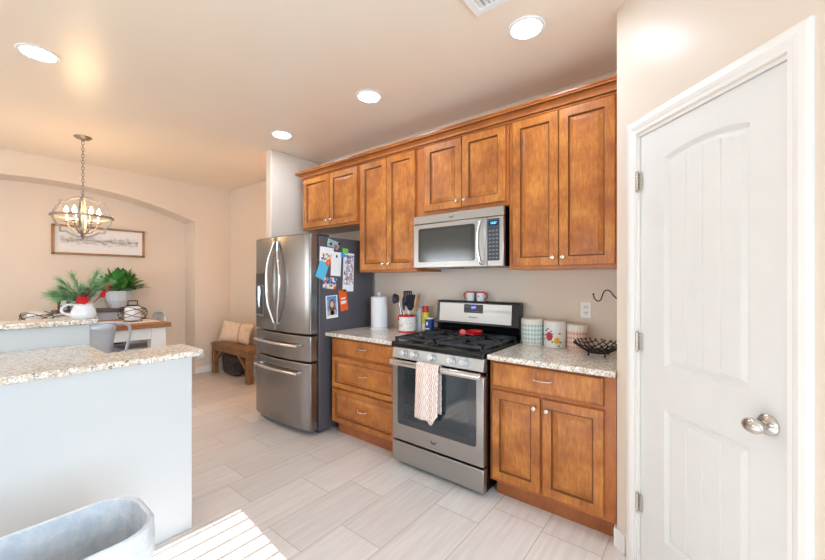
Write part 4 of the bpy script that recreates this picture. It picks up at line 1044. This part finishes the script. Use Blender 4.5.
def lantern(loc, label, s=1, handle=True):
    t = thing('wire_lantern', label, 'lantern', loc)
    MB().lathe([(.0001, 0), (.07 * s, 0), (.078 * s, .01), (.078 * s, .15 * s), (.06 * s, .165 * s), (.06 * s, .18 * s), (.05 * s, .18 * s), (.05 * s, .16 * s), (.0001, .158 * s)], 24).build('candle_jar', M['white'], t)
    mb = MB()
    for k in range(5):
        az = k * 1.257; tl = math.radians(38 if k % 2 else 24); pts = []
        for i in range(28):
            q = 2 * PI * i / 28; p = Vector((.135 * s * math.cos(q), .135 * s * math.sin(q), 0)); p = Matrix.Rotation(az, 3, 'Z') @ Matrix.Rotation(tl, 3, 'X') @ p
            pts.append((p.x, p.y, .093 * s + p.z * 1.02 * .95))
        mb.tube(pts, .0035, 6, closed=True)
    mb.tube([(.09 * s * math.cos(2 * PI * i / 24), .09 * s * math.sin(2 * PI * i / 24), .0035) for i in range(24)], .0035, 6, closed=True)
    mb.build('wire_cage', M['iron'], t)
    if handle:
        mb = MB().tube([(0, -.045 * s, .182 * s), (0, -.045 * s, .235 * s), (0, .045 * s, .235 * s), (0, .045 * s, .182 * s)], .007, 6); mb.lathe([(.062 * s, .176 * s), (.062 * s, .188 * s), (.0001, .19 * s)], 20); mb.build('lid_handle', M['iron'], t)
    return t
lantern((-5.15, 1.33, TZ + .005), 'black wire lantern with white jar and top handle at the right table end')
lantern((-5.15, .55, TZ + .005), 'black wire lantern with white jar showing above the raised bar ledge at far left', .92, False)

# metal stools / chairs
def chair(loc, rz, label):
    t = thing('metal_chair', label, 'chair', loc, rz, 'grey metal dining chairs')
    SZ = .62
    MB().prism(rrect(-.185, .185, -.185, .185, .05), 'z', SZ - .03, SZ).build('seat', M['grey_metal'], t, bev=.006)
    for sx in (-1, 1):
        for sy in (-1, 1): MB().tube([(sx * .155, sy * .155, SZ - .03), (sx * .215, sy * .215, 0)], [.02, .014], 8, flat=(1, .8)).build('leg', M['grey_metal'], t)
    mb = MB()
    for z, r in ((.22, .195),):
        for a, b in (((-r, -r), (r, -r)), ((r, -r), (r, r)), ((r, r), (-r, r)), ((-r, r), (-r, -r))): mb.tube([(a[0], a[1], z), (b[0], b[1], z)], .008, 6)
    mb.build('stretchers', M['grey_metal'], t)
    fr = [(-.16, -.175, SZ - .02), (-.195, -.2, SZ + .14), (-.225, -.215, SZ + .27), (-.235, -.19, SZ + .345), (-.242, -.10, SZ + .372), (-.244, 0, SZ + .376), (-.242, .10, SZ + .372), (-.235, .19, SZ + .345), (-.225, .215, SZ + .27), (-.195, .2, SZ + .14), (-.16, .175, SZ - .02)]
    MB().tube(smoothpath(fr, 4), .013, 8).build('back_frame', M['grey_metal'], t)
    mb = MB().grid(lambda u, v: (-.165 - .078 * v - .01 * math.sin(PI * u), (u - .5) * (.15 + .07 * v), SZ - .01 + .385 * v), 6, 6); mb.build('back_splat', M['grey_metal'], t, solid=.003)
    return t
ch = chair((-4.56, .885, 0), PI, 'grey metal chair in front of the table with its back to the peninsula')
dup(ch, (-5.22, 1.385, 0), -PI / 2, 'grey metal chair at the right end of the table, only its back top showing')
dup(ch, (-5.57, .92, 0), 0, 'grey metal chair on the far side of the table, seen below the table top')

# pitcher with evergreen arrangement
PXY = (-3.06, .535)
t = thing('pitcher', 'small white ceramic pitcher standing on the raised bar ledge', 'pitcher', (*PXY, 1.1505))
MB().lathe([(.0001, 0), (.058, 0), (.068, .012), (.070, .035), (.062, .066), (.052, .08), (.052, .088), (.066, .102), (.062, .102), (.047, .087), (.045, .078), (.06, .04), (.0001, .012)], 30).xf(Matrix.Scale(.9, 4)).build('body', M['white'], t)
hd = [(-.052, -.028, .09), (-.070, -.055, .098), (-.082, -.083, .082), (-.078, -.088, .05), (-.055, -.058, .025), (-.048, -.045, .022)]
MB().tube(smoothpath([(p[0] * .3, p[1] * 1.1, p[2] * .9) for p in hd], 4), .007, 8).build('handle', M['white'], t)
t = thing('evergreen_arrangement', 'pine sprigs with red berries and a pinecone in the white pitcher', 'flower arrangement', (*PXY, 1.18))
rnd = random.Random(5); gr = MB()
for (y1, z1, x1) in ((-.13, .11, .02), (-.12, .135, -.05), (-.105, .16, .03), (-.16, .13, .06), (-.05, .235, 0), (.06, .25, .02), (.10, .215, -.04), (.13, .19, .02), (-.1, .205, -.03), (-.12, .09, .04), (.05, .17, .07), (-.02, .16, .09)):
    p0 = Vector((0, 0, .055)); p1 = Vector((x1, y1, z1))
    br = smoothpath([(0, 0, -.0), p0, (p0 + p1) / 2 + Vector((0, 0, .02)), p1], 6); gr.tube(br, .0015, 5)
    for k in range(230):
        q = rnd.random() ** .8; i = min(len(br) - 2, int((.3 + .7 * q) * (len(br) - 1))); c = br[i].lerp(br[i + 1], rnd.random()); dr0 = (br[i + 1] - br[i]).normalized()
        v = Vector((rnd.gauss(0, 1), rnd.gauss(0, 1), rnd.gauss(0, 1))).normalized(); e = c + (dr0 * .8 + v * .75).normalized() * rnd.uniform(.04, .075); s_ = dr0.cross(v).normalized() * .0016
        if e.z < .06 : continue
        gr.add([c - s_, c + s_, e], [(0, 1, 2)])
gr.build('pine_sprigs', M['pine'], t, keep=True)
mb = MB()
for k in range(26):
    a = k * 2.4; r = .03 * math.sqrt(k / 26); mb.ball((.05 + .01 * rnd.random(), -.012 + r * math.cos(a), .088 + r * math.sin(a) * .8), .0085, 8)
mb.build('berries', M['red'], t); mb = MB()
for k in range(9): mb.ball((.04, .075 + .02 * rnd.random(), .1 + .03 * rnd.random()), .008, 8)
mb.build('berries', M['red'], t)
mb = MB()
for r in range(7):
    for k in range(8):
        a = k * .785 + r * .4; w_ = .022 * math.sin(PI * (r + 1) / 8.5); mb.ball((.05 + w_ * math.cos(a), .0 + w_ * math.sin(a), .11 + r * .0085), .007, 6, sc=(1.2, 1.2, .6))
mb.build('pinecone', M['cone'], t)
mb = MB()
for k in range(10):
    q = k / 9; mb.tube([(.03, .03, .05), (.03, .07 + .02 * q, .10 + .02 * q), (.02 + .02 * rnd.random(), .10 + .05 * q, .12 + .08 * rnd.random() + .02)], [.002, .004, .001], 5)
mb.build('copper_leaves', M['twig'], t)

# bench, pillow and cloth under it
BX0, BX1, BY0, BY1 = -5.80, -4.70, 2.46, 2.76
t = thing('wooden_bench', 'rustic brown wooden bench in the corner behind the refrigerator', 'bench', ((BX0 + BX1) / 2, (BY0 + BY1) / 2, 0)); a_, b_ = (BX1 - BX0) / 2, (BY1 - BY0) / 2
B(-a_, a_, -b_, b_, .415, .46).build('seat', M['bench'], t, bev=.006)
for sx in (-1, 1):
    for sy in (-1, 1): B(sx * (a_ - .05) - .04, sx * (a_ - .05) + .04, sy * (b_ - .045) - .035, sy * (b_ - .045) + .035, 0, .4145).build('leg', M['bench'], t, bev=.004)
for y in (-b_ + .02, b_ - .05): B(-a_ + .09, a_ - .09, y, y + .03, .345, .4145).build('rail', M['bench'], t)
for sx in (-1, 1): MB().tube([(sx * (a_ - .1), -b_ + .03, .2), (sx * (a_ - .30), -b_ + .03, .36)], .028, 4).build('brace', M['bench'], t)
MB().tube([(-a_ + .1, b_ - .04, .06), (-a_ + .5, b_ - .04, .34)], .028, 4).build('brace', M['bench'], t)
t = thing('throw_pillow', 'cream woven throw pillow leaning on the wall on the wooden bench', 'pillow', (-5.30, 2.595, .465), .5)
def pil(u, v, s):
    x = (u - .5) * 2; z = (v - .5) * 2; e = (1 - abs(x) ** 3.2) * (1 - abs(z) ** 3.2); pin = 1 - .07 * (1 - x * x) * 0
    return Vector((x * .25 * (1 - .06 * (1 - z * z) * abs(x)), s * .065 * max(0, e) ** .55, z * .15 * (1 - .08 * (1 - x * x) * abs(z))))
mb = MB(); RR = Matrix.Translation((0, 0, .166)) @ Matrix.Rotation(math.radians(-16), 4, 'X') @ Matrix.Rotation(math.radians(6), 4, 'Y')
for s in (-1, 1): mb.grid(lambda u, v: RR @ pil(u, v, s), 18, 14)
mb.build('cushion', M['pillow'], t)
t = thing('folded_cloth', 'dark grey crumpled cloth bag stored under the bench', 'cloth bag', (-5.42, 2.615, 0))
mb = MB(); rnd = random.Random(9)
sq = lambda q: math.copysign(abs(q) ** .5, q)
mb.grid(lambda u, v: (.23 * sq(math.cos(2 * PI * u)) * math.sin(PI * v) ** .35 * (1 + .04 * math.sin(14 * PI * u + 4 * v)), .072 * sq(math.sin(2 * PI * u)) * math.sin(PI * v) ** .35 * (1 + .08 * math.sin(10 * PI * u + 3 * v)), .158 - .156 * sq(math.cos(PI * (1 - v))) * -1 if 0 else .158 + .155 * sq(math.cos(PI * v))), 40, 18); mb.build('bag_body', M['charcoal_cloth'], t)

# ================================================================== TRASH BIN
t = thing('trash_bin', 'frosted blue plastic trash bin in front of the white half wall', 'bin', (-1.485, .165, 0))
ZR = .62
def ring(s, z, ex=0, r=.11): return [(p[0], p[1], z) for p in rrect(-.155 * s - ex, .155 * s + ex, -.255 * s - ex, .255 * s + ex, r * s, 16)]
def rings(mb, L, cap0=False, cap1=False, mi=0):
    n = len(L[0]); mb.add([p for l in L for p in l], [(i * n + k, i * n + (k + 1) % n, (i + 1) * n + (k + 1) % n, (i + 1) * n + k) for i in range(len(L) - 1) for k in range(n)] + ([tuple(range(n))] if cap0 else []) + ([tuple((len(L) - 1) * n + k for k in range(n))] if cap1 else []), mi, True)
mb = MB(); rings(mb, [ring(.78, .0), ring(.8, .01), ring(.985, ZR - .03), ring(.985, ZR - .002), ring(.965, ZR - .002), ring(.775, .02)], True, True); mb.build('body', M['bin'], t)
t = thing('trash_bag', 'thin crinkled plastic liner bag inside the blue trash bin', 'bag', (-1.485, .165, 0))
rnd = random.Random(4)
def jit(l, a): return [(x + rnd.uniform(-a, a) * .6, y + rnd.uniform(-a, a), z + rnd.uniform(-a, a)) for x, y, z in l]
mb = MB(); L = [jit(ring(1.0, ZR - .11, .004), .002), jit(ring(1.0, ZR - .06, .006), .002), jit(ring(1.0, ZR, .004), .001), ring(.985, ZR + .005, 0), jit(ring(.95, ZR, 0), .001), jit(ring(.91, ZR - .08, 0), .004), jit(ring(.88, ZR - .2, 0), .005), jit(ring(.84, ZR - .34, 0), .006), jit(ring(.78, .08, 0), .004), jit(ring(.3, .05, 0), .004)]
rings(mb, L, False, True); mb.build('liner', M['bag'], t)
